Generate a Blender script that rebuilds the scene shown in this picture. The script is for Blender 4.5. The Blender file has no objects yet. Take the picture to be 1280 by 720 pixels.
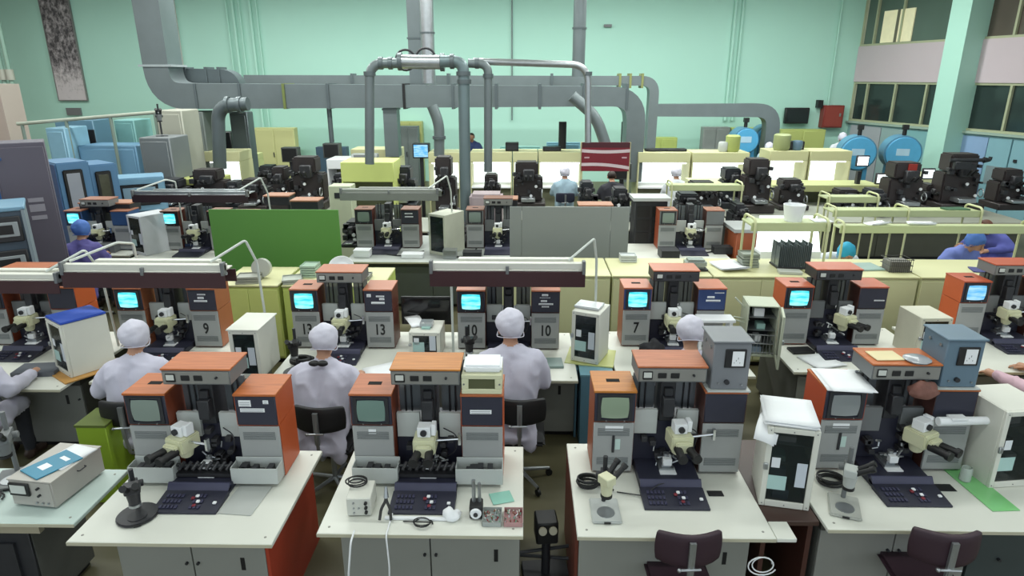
import bpy, bmesh, math, random
from mathutils import Vector, Matrix, noise
random.seed(7)
S = bpy.context.scene
COL = S.collection
PI = math.pi
# ---------------------------------------------------------------- camera
F = 815.0; TH = math.radians(17.9); YAW = math.radians(1.0); H = 3.33
cam_d = bpy.data.cameras.new('camera'); cam = bpy.data.objects.new('camera', cam_d); COL.objects.link(cam)
cam.location = (0, 0, H); cam.rotation_euler = (PI/2 - TH, 0, YAW)
cam_d.sensor_width = 36; cam_d.lens = F/1280*36; cam_d.clip_end = 100
S.camera = cam
# ---------------------------------------------------------------- world, light, exposure
w = bpy.data.worlds.new('world'); S.world = w; w.use_nodes = True
w.node_tree.nodes['Background'].inputs[0].default_value = (0.80, 0.90, 0.95, 1)
w.node_tree.nodes['Background'].inputs[1].default_value = 1.2
S.view_settings.view_transform = 'Standard'; S.view_settings.look = 'None'
S.view_settings.exposure = 0.0; S.view_settings.gamma = 1; S.view_settings.use_curve_mapping = False
LAMP_W = 150.0
LAMP_COL = (0.95, 1.0, 0.97)
def area(loc, sx, sy, power, col=LAMP_COL, rot=(0, 0, 0)):
    d = bpy.data.lights.new('tube_light', 'AREA'); d.shape = 'RECTANGLE'; d.size = sx; d.size_y = sy
    d.energy = power; d.color = col
    o = bpy.data.objects.new('tube_light', d); COL.objects.link(o); o.location = loc; o.rotation_euler = rot
    return o
LAMP_POS = [(x, y) for y in (1.5, 5.5, 9.5, 13.5, 17.5) for x in (-13, -7.5, -2.5, 2.5, 7.5)]
for (x, y) in LAMP_POS:
    area((x, y, 6.25), 3.2, 0.5, LAMP_W*{1.5: .42, 5.5: .60, 9.5: .85, 13.5: 1.35, 17.5: 2.0}[y]*{-13: .5, -7.5: .9, 7.5: .72}.get(x, 1.0))
# ---------------------------------------------------------------- pixel to point
_c, _s, _cy, _sy = math.cos(TH), math.sin(TH), math.cos(YAW), math.sin(YAW)
FW = Vector((-_sy*_c, _cy*_c, -_s)); RT = Vector((_cy, _sy, 0)); UPV = Vector((-_sy*_s, _cy*_s, _c))
def ray(px, py): return FW + RT*((px-640)/F) - UPV*((py-360)/F)
def at(px, py, z):
    d = ray(px, py); t = (z-H)/d.z; return Vector((d.x*t, d.y*t, z))
def aty(px, py, Y):
    d = ray(px, py); t = Y/d.y; return Vector((d.x*t, Y, H+d.z*t))
def rect(px0, py0, px1, py1, Y):
    a = aty((px0+px1)/2, py0, Y); b = aty((px0+px1)/2, py1, Y)
    m = (py0+py1)/2
    return aty(px0, m, Y).x, aty(px1, m, Y).x, b.z, a.z
# ---------------------------------------------------------------- materials
def lin(h):
    h = h.lstrip('#'); v = [int(h[i:i+2], 16)/255 for i in (0, 2, 4)]
    return tuple(((c/12.92) if c <= .04045 else ((c+.055)/1.055)**2.4) for c in v) + (1,)
MATS = {}
def M(hexcol, rough=.55, metal=0., var=.10, sc=6., bump=.0, emit=0., alpha=1., name=None):
    key = (hexcol, rough, metal, var, sc, bump, emit, alpha)
    if key in MATS: return MATS[key]
    m = bpy.data.materials.new(name or 'mat_'+hexcol.strip('#')); m.use_nodes = True
    n = m.node_tree.nodes; l = m.node_tree.links; b = n['Principled BSDF']
    c = lin(hexcol)
    b.inputs['Roughness'].default_value = rough; b.inputs['Metallic'].default_value = metal
    tc = n.new('ShaderNodeTexCoord'); nz = n.new('ShaderNodeTexNoise')
    nz.inputs['Scale'].default_value = sc; nz.inputs['Detail'].default_value = 5
    l.new(tc.outputs['Object'], nz.inputs['Vector'])
    r = n.new('ShaderNodeMix'); r.data_type = 'RGBA'
    r.inputs[6].default_value = tuple(x*(1-var) for x in c[:3]) + (1,)
    r.inputs[7].default_value = tuple(min(1, x*(1+var)) for x in c[:3]) + (1,)
    l.new(nz.outputs['Fac'], r.inputs[0]); l.new(r.outputs[2], b.inputs['Base Color'])
    if bump:
        bp = n.new('ShaderNodeBump'); bp.inputs['Strength'].default_value = bump; bp.inputs['Distance'].default_value = .01
        l.new(nz.outputs['Fac'], bp.inputs['Height']); l.new(bp.outputs[0], b.inputs['Normal'])
    if emit:
        l.new(r.outputs[2], b.inputs['Emission Color']); b.inputs['Emission Strength'].default_value = emit
    if alpha < 1: b.inputs['Alpha'].default_value = alpha
    MATS[key] = m; return m
def woodmat(hexcol, name, dark=.72):
    m = M(hexcol, .5, 0, .08, 4, name=name); n = m.node_tree.nodes; l = m.node_tree.links
    b = n['Principled BSDF']; tc = n.new('ShaderNodeTexCoord'); mp = n.new('ShaderNodeMapping')
    mp.inputs['Scale'].default_value = (2.2, 26, 26); l.new(tc.outputs['Object'], mp.inputs[0])
    nz = n.new('ShaderNodeTexNoise'); nz.inputs['Scale'].default_value = 1.6; nz.inputs['Detail'].default_value = 6
    nz.inputs['Distortion'].default_value = .6; l.new(mp.outputs[0], nz.inputs[0])
    c = lin(hexcol); cr = n.new('ShaderNodeValToRGB')
    cr.color_ramp.elements[0].position = .3; cr.color_ramp.elements[1].position = .7
    cr.color_ramp.elements[0].color = (c[0]*dark, c[1]*dark*.9, c[2]*dark*.8, 1)
    cr.color_ramp.elements[1].color = c
    l.new(nz.outputs['Fac'], cr.inputs[0]); l.new(cr.outputs[0], b.inputs['Base Color'])
    return m
def screenmat(hexa, hexb, strength, name):
    m = bpy.data.materials.new(name); m.use_nodes = True; n = m.node_tree.nodes; l = m.node_tree.links
    b = n['Principled BSDF']; b.inputs['Roughness'].default_value = .2
    tc = n.new('ShaderNodeTexCoord'); mp = n.new('ShaderNodeMapping'); mp.inputs['Scale'].default_value = (4, 1, 16)
    l.new(tc.outputs['Object'], mp.inputs[0]); nz = n.new('ShaderNodeTexNoise'); nz.inputs['Scale'].default_value = 1.5
    l.new(mp.outputs[0], nz.inputs[0]); cr = n.new('ShaderNodeValToRGB')
    cr.color_ramp.elements[0].position = .38; cr.color_ramp.elements[1].position = .62
    cr.color_ramp.elements[0].color = lin(hexa); cr.color_ramp.elements[1].color = lin(hexb)
    l.new(nz.outputs['Fac'], cr.inputs[0]); b.inputs['Base Color'].default_value = (0.02, .03, .03, 1)
    l.new(cr.outputs[0], b.inputs['Emission Color']); b.inputs['Emission Strength'].default_value = strength
    return m
ORANGE = woodmat('#bd6a34', 'orange_veneer'); AMBER = woodmat('#c27c30', 'amber_veneer'); RUST = woodmat('#b5683e', 'rust_veneer')
ORSIDE = M('#b4532a', .45, 0, .12, 3, name='orange_side'); BROWN = M('#5a2a1e', .5, name='brown_side')
NAVY = M('#2a2b3a', .45, 0, .15, 5, name='navy_paint'); NAVY2 = M('#3a3a52', .4, 0, .15, 8, name='navy_panel')
GREYP = M('#9a9c9b', .5, 0, .06, 8, name='grey_enamel'); GREYD = M('#6c6f70', .5, 0, .1, 6, name='mid_grey_enamel')
LGREY = M('#b4b8b5', .5, 0, .06, name='light_grey_enamel'); BLACK = M('#141416', .5, 0, .2, name='black_plastic')
DARK = M('#26272b', .5, 0, .3, 20, name='dark_metal'); DARK2 = M('#39393c', .45, .3, .35, 30, name='worn_dark_metal')
WHITE = M('#d8d9cf', .42, 0, .05, 3, name='white_laminate'); WHITEC = M('#d2d2c8', .5, 0, .06, 4, name='white_enamel')
PAPER = M('#e6e8ea', .8, 0, .04, 10, name='paper'); CREAM = M('#cfcfae', .45, 0, .06, name='cream_enamel')
YEL = M('#d2d4a6', .5, 0, .06, 2, name='yellow_enamel'); YEL2 = M('#cbc99c', .5, 0, .06, 2, name='pale_yellow_enamel')
LIME = M('#ccd680', .5, 0, .08, 3, name='lime_enamel')
METAL = M('#a9adb0', .3, .8, .15, 12, name='steel'); CHROME = M('#d0d2d4', .18, 1, .1, name='chrome')
GALV = M('#727b7d', .42, .45, .14, 2.5, name='galvanised_steel'); GALVD = M('#5f686b', .45, .4, .16, 2.5, name='dull_galvanised_steel')
SCR_OFF = M('#7f8c84', .15, 0, .05, 2, name='dead_screen'); SCR_GRN = M('#8a9a84', .15, 0, .05, 2, name='pale_green_dead_screen')
SCR_ON = screenmat('#28c8d8', '#9cf4f4', 1.4, 'lit_cyan_screen'); SCR_BLUE = screenmat('#5ab4ee', '#a8dcff', 1.15, 'lit_blue_screen')
MAROON = M('#3a1c20', .5, 0, .15, name='maroon_hood'); GREEN = M('#54873d', .6, 0, .05, 1.5, name='green_board')
TURQ = M('#abd6c7', .65, 0, .04, .6, name='turquoise_paint'); BLUE = M('#4c7294', .5, 0, .1, 3, name='blue_enamel')
DBLUE = M('#2c4c78', .5, 0, .1, 3, name='dark_blue_enamel'); LBLUE = M('#6e94ac', .5, 0, .1, 3, name='light_blue_enamel')
TANK = M('#5488a4', .4, 0, .08, 3, name='tank_blue'); PURP = M('#57525f', .55, 0, .05, 1.5, name='purple_grey_enamel')
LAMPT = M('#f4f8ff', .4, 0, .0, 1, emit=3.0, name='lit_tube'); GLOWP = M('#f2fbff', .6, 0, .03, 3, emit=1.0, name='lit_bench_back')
SKIN = M('#b98a70', .55, 0, .08, 20, name='skin'); HAIR = M('#2a1c16', .6, 0, .3, 60, .4, name='hair')
GOWN = M('#c2c0d0', .85, 0, .07, 9, .35, name='white_gown_cloth'); TROUS = M('#24262e', .8, 0, .2, name='dark_trousers')
SHOE = M('#3a2c26', .5, 0, .2, name='shoe_leather'); CAPC = M('#c9c7d4', .85, 0, .08, 14, .5, name='cap_cloth')
GLASS = M('#232b2c', .08, 0, .1, 2, alpha=.55, name='smoked_glass')
# ---------------------------------------------------------------- mesh helpers
class MB:
    def __init__(s): s.v = []; s.f = []; s.T = Matrix()
    def add(s, vs, fs):
        o = len(s.v); s.v += [s.T @ Vector(p) for p in vs]; s.f += [tuple(i+o for i in f) for f in fs]; return s
    def box(s, x0, x1, y0, y1, z0, z1):
        v = [(x, y, z) for z in (z0, z1) for y in (y0, y1) for x in (x0, x1)]
        return s.add(v, [(0, 2, 3, 1), (4, 5, 7, 6), (0, 1, 5, 4), (2, 6, 7, 3), (0, 4, 6, 2), (1, 3, 7, 5)])
    def cyl(s, p, q, r, n=12, r2=None):
        p = Vector(p); q = Vector(q); r2 = r if r2 is None else r2; d = (q-p).normalized()
        a = d.orthogonal().normalized(); b = d.cross(a)
        v = [p + (a*math.cos(2*PI*i/n)+b*math.sin(2*PI*i/n))*r for i in range(n)] + \
            [q + (a*math.cos(2*PI*i/n)+b*math.sin(2*PI*i/n))*r2 for i in range(n)]
        return s.add(v, [(i, (i+1) % n, n+(i+1) % n, n+i) for i in range(n)] + [tuple(range(n-1, -1, -1)), tuple(range(n, 2*n))])
    def tube(s, pts, r, n=8, rs=None):
        pts = [Vector(p) for p in pts]; v = []; f = []; a = None
        for k, p in enumerate(pts):
            d = (pts[min(k+1, len(pts)-1)] - pts[max(k-1, 0)]).normalized()
            a = d.orthogonal().normalized() if a is None else (a - d*a.dot(d)).normalized()
            b = d.cross(a); rr = rs[k] if rs else r
            v += [p + (a*math.cos(2*PI*i/n)+b*math.sin(2*PI*i/n))*rr for i in range(n)]
        for k in range(len(pts)-1):
            f += [(k*n+i, k*n+(i+1) % n, (k+1)*n+(i+1) % n, (k+1)*n+i) for i in range(n)]
        m = (len(pts)-1)*n
        return s.add(v, f + [tuple(range(n-1, -1, -1)), tuple(range(m, m+n))])
    def ball(s, c, rx, ry=None, rz=None, n=12, m=8):
        ry = rx if ry is None else ry; rz = rx if rz is None else rz; c = Vector(c)
        v = [c+Vector((0, 0, -rz))]; f = []
        for j in range(1, m):
            t = -PI/2 + PI*j/m
            v += [c + Vector((rx*math.cos(t)*math.cos(2*PI*i/n), ry*math.cos(t)*math.sin(2*PI*i/n), rz*math.sin(t))) for i in range(n)]
        v.append(c+Vector((0, 0, rz)))
        f += [(0, 1+(i+1) % n, 1+i) for i in range(n)]
        for j in range(m-2):
            f += [(1+j*n+i, 1+j*n+(i+1) % n, 1+(j+1)*n+(i+1) % n, 1+(j+1)*n+i) for i in range(n)]
        L = len(v)-1; f += [(L-n+i, L-n+(i+1) % n, L) for i in range(n)]
        return s.add(v, f)
    def lathe(s, prof, c=(0, 0, 0), n=20):
        c = Vector(c); v = []; f = []
        for (r, z) in prof: v += [c+Vector((r*math.cos(2*PI*i/n), r*math.sin(2*PI*i/n), z)) for i in range(n)]
        for k in range(len(prof)-1):
            f += [(k*n+i, k*n+(i+1) % n, (k+1)*n+(i+1) % n, (k+1)*n+i) for i in range(n)]
        f += [tuple(range(n-1, -1, -1)), tuple(range((len(prof)-1)*n, len(prof)*n))]
        return s.add(v, f)
    def prism(s, pts, y0, y1):      # outline in x, z pushed along y
        n = len(pts)
        v = [(x, y0, z) for x, z in pts] + [(x, y1, z) for x, z in pts]
        return s.add(v, [tuple(range(n)), tuple(range(2*n-1, n-1, -1))] + [(i, n+i, n+(i+1) % n, (i+1) % n) for i in range(n)])
    def prismx(s, pts, x0, x1):     # outline in y, z pushed along x
        n = len(pts)
        v = [(x0, y, z) for y, z in pts] + [(x1, y, z) for y, z in pts]
        return s.add(v, [tuple(range(n-1, -1, -1)), tuple(range(n, 2*n))] + [(i, (i+1) % n, n+(i+1) % n, n+i) for i in range(n)])
    def ring(s, c, R, r, axis='z', n=24, m=6):
        pts = []
        for i in range(n+1):
            a = 2*PI*i/n; u, w_ = R*math.cos(a), R*math.sin(a)
            pts.append(Vector(c)+Vector({'z': (u, w_, 0), 'y': (u, 0, w_), 'x': (0, u, w_)}[axis]))
        return s.tube(pts, r, m)
def tag(o, label=None, cat=None, group=None, kind=None):
    if label: o['label'] = label
    if cat: o['category'] = cat
    if group: o['group'] = group
    if kind: o['kind'] = kind
    return o
def obj(name, mb, mat, parent=None, bv=0., seg=1, loc=None):
    me = bpy.data.meshes.new(name)
    if isinstance(mb, MB): me.from_pydata([tuple(v) for v in mb.v], [], mb.f)
    else: me = mb
    bm = bmesh.new(); bm.from_mesh(me)
    bmesh.ops.recalc_face_normals(bm, faces=bm.faces)
    if bv:
        es = [e for e in bm.edges if len(e.link_faces) == 2 and e.calc_face_angle(0) > .9]
        bmesh.ops.bevel(bm, geom=es, offset=bv, segments=seg, affect='EDGES', clamp_overlap=True)
    bm.to_mesh(me); bm.free()
    for p in me.polygons: p.use_smooth = True
    me.set_sharp_from_angle(angle=.7)
    if mat and not me.materials: me.materials.append(mat)
    o = bpy.data.objects.new(name, me); COL.objects.link(o)
    if parent: o.parent = parent
    if loc: o.location = loc
    return o
def thing(name, label, cat, loc=(0, 0, 0), rz=0., group=None):
    o = bpy.data.objects.new(name, None); COL.objects.link(o); o.empty_display_size = .1
    o.location = loc; o.rotation_euler = (0, 0, rz); return tag(o, label, cat, group)
def struct(name, mb, mat, **k):
    o = obj(name, mb, mat, **k); o['kind'] = 'structure'; return o
def dup(o, loc=None, rz=None, label=None, parent=None):
    c = o.copy(); COL.objects.link(c)
    if parent: c.parent = parent
    if loc is not None: c.location = loc
    if rz is not None: c.rotation_euler = (0, 0, rz)
    if label: c['label'] = label
    for ch in KIDS.get(o.name) or list(o.children): dup(ch, parent=c)
    return c
KIDS = {}
def B(*a): return MB().box(*a)
def Cy(*a, **k): return MB().cyl(*a, **k)
def Tu(*a, **k): return MB().tube(*a, **k)
def bend(pts, r, n=6):
    pts = [Vector(p) for p in pts]; out = [pts[0]]
    for i in range(1, len(pts)-1):
        a = (pts[i-1]-pts[i]); b = (pts[i+1]-pts[i]); rr = min(r, a.length*.49, b.length*.49)
        p, q = pts[i]+a.normalized()*rr, pts[i]+b.normalized()*rr
        for k in range(n+1):
            t = k/n; out.append(p*(1-t)**2 + pts[i]*2*t*(1-t) + q*t*t)
    out.append(pts[-1]); return out
def text(s, size, mat, parent, loc, rot=(PI/2, 0, 0), name='lettering', ext=.0008):
    cu = bpy.data.curves.new('t', 'FONT'); cu.body = s; cu.size = size; cu.extrude = ext; cu.offset = .0035; cu.align_x = 'CENTER'; cu.align_y = 'CENTER'
    t = bpy.data.objects.new('t', cu); COL.objects.link(t); bpy.context.view_layer.update(); me = bpy.data.meshes.new_from_object(t.evaluated_get(bpy.context.evaluated_depsgraph_get()))
    bpy.data.objects.remove(t); me.materials.clear()
    o = obj(name, me, mat, parent); o.location = loc; o.rotation_euler = rot; return o
# ---------------------------------------------------------------- room shell
fl = struct('floor', B(-18.2, 13.5, -3, 22.2, -.1, 0), M('#58543c', .5, 0, .35, .9, .1, name='worn_olive_floor'))
ce = struct('ceiling', B(-18.2, 16, -3, 22.2, 6.6, 6.7), M('#c6cbc6', .8, name='ceiling_paint'))
wb = struct('wall_back', B(-18.2, 10.9, 22, 22.2, 0, 6.6), TURQ)
wl = struct('wall_left', B(-18.3, -18, -3, 22.2, 0, 6.6), M('#cdbab4', .7, 0, .05, 1, name='pinkish_paint'))
corner = at(1065, 200, 0); corner = Vector((10.55, 22, 0))
_d = ray(430, 103); WA = math.atan2(-_d.y, -_d.x)      # direction of the right wall, running back towards the camera
def inwall(px, py):
    d = ray(px, py); n = Vector((-math.sin(WA), math.cos(WA), 0)); c = Vector((corner.x, corner.y, 0)) - Vector((0, 0, H))
    t = n.dot(c)/n.dot(d); p = Vector((0, 0, H))+d*t
    return (p-corner).dot(Vector((math.cos(WA), math.sin(WA), 0))), p.z
WT = Matrix.Translation(corner) @ Matrix.Rotation(WA, 4, 'Z')   # local: x along the wall, +y behind us is the room side
def wallbox(s0, s1, d0, d1, z0, z1):
    m = MB(); m.T = WT; return m.box(s0, s1, d0, d1, z0, z1)
SILL0, _ = inwall(1262, 168); WSILL = 2.0; WTOP = 3.2; BTOP = 4.25
PS0 = inwall(1192, 120)[0]; PS1 = inwall(1206, 120)[0]
# the wall is made of bands: dado below the windows, window band, white band, upper windows
struct('wall_right', wallbox(0, 22, 0, .2, 0, WSILL), M('#8fb4b4', .6, 0, .06, .8, name='grey_turquoise_paint'))
struct('wall_right_spandrel', wallbox(0, 22, -.05, .2, WTOP, BTOP), M('#c3b4ba', .6, 0, .04, 1, name='pinkish_white_paint'))
struct('wall_right_top', wallbox(0, 22, 0, .2, 6.2, 6.6), TURQ)
WALLGL = M('#2c3836', .12, 0, .25, .5, name='dark_window_glass')
mull = [inwall(p, 120)[0] for p in (1066, 1083, 1118, 1157, 1214, 1263)]
mm = M('#a9ad8e', .5, name='window_bar_paint')
def window(n, s0, s1, z0, z1, bars, mat=WALLGL):
    f = MB(); f.T = WT
    for (a, b, c_, d) in ((s0, s1, z0, z0+.06), (s0, s1, z1-.06, z1), (s0, s0+.06, z0+.06, z1-.06), (s1-.06, s1, z0+.06, z1-.06)): f.box(a, b, -.02, .1, c_, d)
    o = struct('window_%d' % n, f, mm)
    ed = [s0+.06] + bars + [s1-.06]
    for i in range(len(ed)-1):
        obj('pane', wallbox(ed[i]+.03, ed[i+1]-.03, .04, .06, z0+.06, z1-.06), mat, o)
        if i: obj('mullion', wallbox(ed[i]-.03, ed[i]+.03, -.03, .08, z0+.06, z1-.06), mm, o)
    return o
window(1, 0.0, PS0, WSILL, WTOP, mull[1:4]); window(2, PS1, 15, WSILL, WTOP, [mull[5], mull[5]+1.9, mull[5]+3.8])
UP = M('#58685f', .1, 0, .25, .4, name='upper_window_glass')
u1 = [inwall(p, 40)[0] for p in (1094, 1126)]
window(3, 0.0, PS0, BTOP, 6.2, u1, UP); window(4, PS1, 15, BTOP, 6.2, [inwall(1245, 20)[0]+.6, inwall(1245, 20)[0]+2.4], M('#5a524a', .15, 0, .3, .6, name='brown_window_glass'))
# lit inner doorway seen through the upper glass
s_a, za = inwall(1106, 14); s_b, zb = inwall(1137, 54)
o = struct('trim_1', wallbox(s_a, s_b, .0, .03, BTOP+.07, inwall(1106, 14)[1]), M('#d8d2ae', .6, emit=.35, name='lit_blind'))
obj('blind_bar', wallbox((s_a+s_b)/2-.05, (s_a+s_b)/2+.05, -.01, 0, BTOP+.07, inwall(1106, 14)[1]), M('#6a6858'), o)
# pillar and ledges
pm = MB(); pm.T = WT
pm.box(PS0, PS1+.25, -.62, .05, 0, 6.6)
struct('trim_2', pm, TURQ)
struct('trim_3', wallbox(0, 22, -.12, 0, WSILL-.06, WSILL), M('#98aca0', .6))
# panels and doors below the sill
dm = [('#a2a6ac', 1062, 1100), ('#90a8a8', 1101, 1128), ('#7cacb0', 1129, 1160)]
for i, (c_, a, b) in enumerate(dm):
    sa, sb = inwall(a, 180)[0], inwall(b, 180)[0]
    o = struct('door_%d' % (i+1), wallbox(max(sa, .05), sb, -.06, 0, 0.02, WSILL-.12), M(c_, .6, 0, .06, 1))
for i, (a, b, c_) in enumerate(((1198, 1232, '#86a2c4'), (1233, 1262, '#7fa9b4'), (1264, 1300, '#7fa9b4'), (1302, 1345, '#84a8b6'))):
    sa, sb = inwall(a, 200)[0], inwall(b, 200)[0]
    o = struct('door_%d' % (i+4), wallbox(sa, sb, -.06, 0, .02, WSILL-.12), M(c_, .6, 0, .06, 1))
    if i == 1: obj('vent_grille', wallbox(sa+.1, sb-.1, -.08, -.06, .75, 1.2), M('#7c8c90', .5), o)
    obj('door_handle', wallbox(sa+.12, sa+.2, -.09, -.06, 1.35, 1.42), DARK, o)
# pilaster and thin conduits on the back wall
a = aty(216, 40, 22); struct('trim_4', B(a.x-.18, a.x+.2, 21.8, 22, 1.5, 6.6), M('#c9c2bf', .6))
for i, (px, r) in enumerate(((289, .03), (297, .05), (305, .03), (318, .05), (326, .03), (640, .02), (915, .05), (924, .04), (1045, .03))):
    a = aty(px, 60, 21.95)
    tag(obj('wall_conduit', Tu([(a.x, 21.93, 2 if i > 4 else .8), (a.x, 21.93, 6.58)], r), TURQ if i != 5 else GALV),
        'turquoise painted conduit on the back wall, '+('first', 'second, thicker,', 'third', 'fourth', 'fifth', '', 'thick left', 'thick right', 'thin')[i]+(' one from the left duct' if i < 5 else ' one near the right corner') if i != 5 else 'thin grey conduit running up the middle of the back wall behind the pipework', 'conduit',
        'conduits on the back wall')
# ceiling fixtures (outside the frame, they hold the tubes that light the hall)
for (x, y) in LAMP_POS:
    struct('ceiling_fitting', B(-1.6, 1.6, -.25, .25, 0.02, .3), WHITEC, loc=(x, y, 6.3))
# ---------------------------------------------------------------- human figures: one remeshed body each
def capsule(m, p, q, r1, r2, n=14, k=4):
    p = Vector(p); q = Vector(q); d = q-p; L = d.length or 1e-4; d = d/L if L > 1e-3 else Vector((0, 0, 1))
    pts = []; rs = []
    for i in range(k+1):
        t = PI/2*(1-i/k); pts.append(p-d*r1*math.sin(t)); rs.append(max(r1*math.cos(t), .001))
    for i in range(k+1):
        t = PI/2*i/k; pts.append(q+d*r2*math.sin(t)); rs.append(max(r2*math.cos(t), .001))
    m.tube(pts, 0, n, rs)
HMESH = {}
def human_mesh(key, prims, vox=.018, extra=None, mats=None):
    if key in HMESH: return HMESH[key]
    m = MB()
    for (p, q, r1, r2, mi) in prims: capsule(m, p, q, r1, r2)
    me = bpy.data.meshes.new('body'); me.from_pydata([tuple(v) for v in m.v], [], m.f)
    o = bpy.data.objects.new('tmp_body', me); COL.objects.link(o)
    r = o.modifiers.new('r', 'REMESH'); r.mode = 'VOXEL'; r.voxel_size = vox
    sm = o.modifiers.new('s', 'SMOOTH'); sm.iterations = 4; sm.factor = .5
    bpy.context.view_layer.update()
    ev = o.evaluated_get(bpy.context.evaluated_depsgraph_get())
    out = bpy.data.meshes.new_from_object(ev); bpy.data.objects.remove(o)
    nb = len(out.vertices)
    for v in out.vertices:                    # shallow cloth folds
        if v.co.z < 1.12:
            f = noise.noise(Vector((v.co.x*10, v.co.y*8, v.co.z*3)))*.012+(1-abs(noise.noise(Vector((v.co.x*6+v.co.z*3+5, v.co.y*6, v.co.z*4-v.co.x*4)))))**6*.014-.005; v.co += v.normal*f
    segs = [(Vector(p), Vector(q), r1, r2, mi) for (p, q, r1, r2, mi) in prims]
    idx = []
    for pl in out.polygons:
        c = pl.center; best = 9; bi = 0
        for (p, q, r1, r2, mi) in segs:
            d = q-p; t = max(0, min(1, (c-p).dot(d)/max(d.length_squared, 1e-9)))
            ds = (c-p-d*t).length-(r1*(1-t)+r2*t)
            if ds < best: best = ds; bi = mi
        idx.append(bi)
    # head details and fingers are added to the same mesh
    bm = bmesh.new(); bm.from_mesh(out)
    for f, i in zip(bm.faces, idx): f.material_index = i; f.smooth = True
    me2 = bpy.data.meshes.new('x'); ex = extra if extra else MB()
    me2.from_pydata([tuple(v) for v in ex.v], [], ex.f); k = len(bm.faces); bm.from_mesh(me2); bm.faces.ensure_lookup_table()
    for f in bm.faces[k:]: f.material_index = 1; f.smooth = True
    bmesh.ops.recalc_face_normals(bm, faces=bm.faces)
    bm.to_mesh(out); bm.free(); out.name = 'body'
    HMESH[key] = out; return out
def head_extra(m, c, yaw, tilt, s=1.):
    c = Vector(c); R = Matrix.Translation(c) @ Matrix.Rotation(yaw, 4, 'Z') @ Matrix.Rotation(-tilt, 4, 'X')
    m.T = R
    m.ball((.086*s, .0, -.015), .014, .026, .034, 8, 6); m.ball((-.086*s, .0, -.015), .014, .026, .034, 8, 6)   # ears
    m.tube([(0, .100, .02), (0, .114, -.005), (0, .127, -.03), (0, .106, -.045)], .01, 8, [.008, .012, .017, .008])    # nose
    m.ball((.034, .094, .012), .016, .012, .011, 8, 6); m.ball((-.034, .094, .012), .016, .012, .011, 8, 6)       # eyelids
    m.tube([(-.026, .096, -.067), (-.01, .104, -.064), (.01, .104, -.064), (.026, .096, -.067)], .006, 6)         # lips
    m.T = Matrix(); return R
def hand(m, w, d, side, curl=.5):
    w = Vector(w); d = Vector(d).normalized(); up = Vector((0, 0, 1)); x = d.cross(up).normalized(); up = x.cross(d)
    m.tube([w-d*.02, w+d*.03, w+d*.075, w+d*.09], .03, 10, [.026, .034, .036, .026])
    for i, L in enumerate((.068, .078, .072, .056)):
        b = w + d*.08 + x*(i-1.5)*.019*side
        m.tube([b, b+d*L*.45-up*.004, b+d*L*.8-up*L*curl*.5, b+d*L*.9-up*L*curl], .009, 7, [.0095, .009, .008, .006])
    b = w + d*.03 - x*.03*side
    m.tube([b, b-x*.02*side+d*.03, b-x*.022*side+d*.06-up*.012], .01, 7, [.012, .011, .008])
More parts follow.
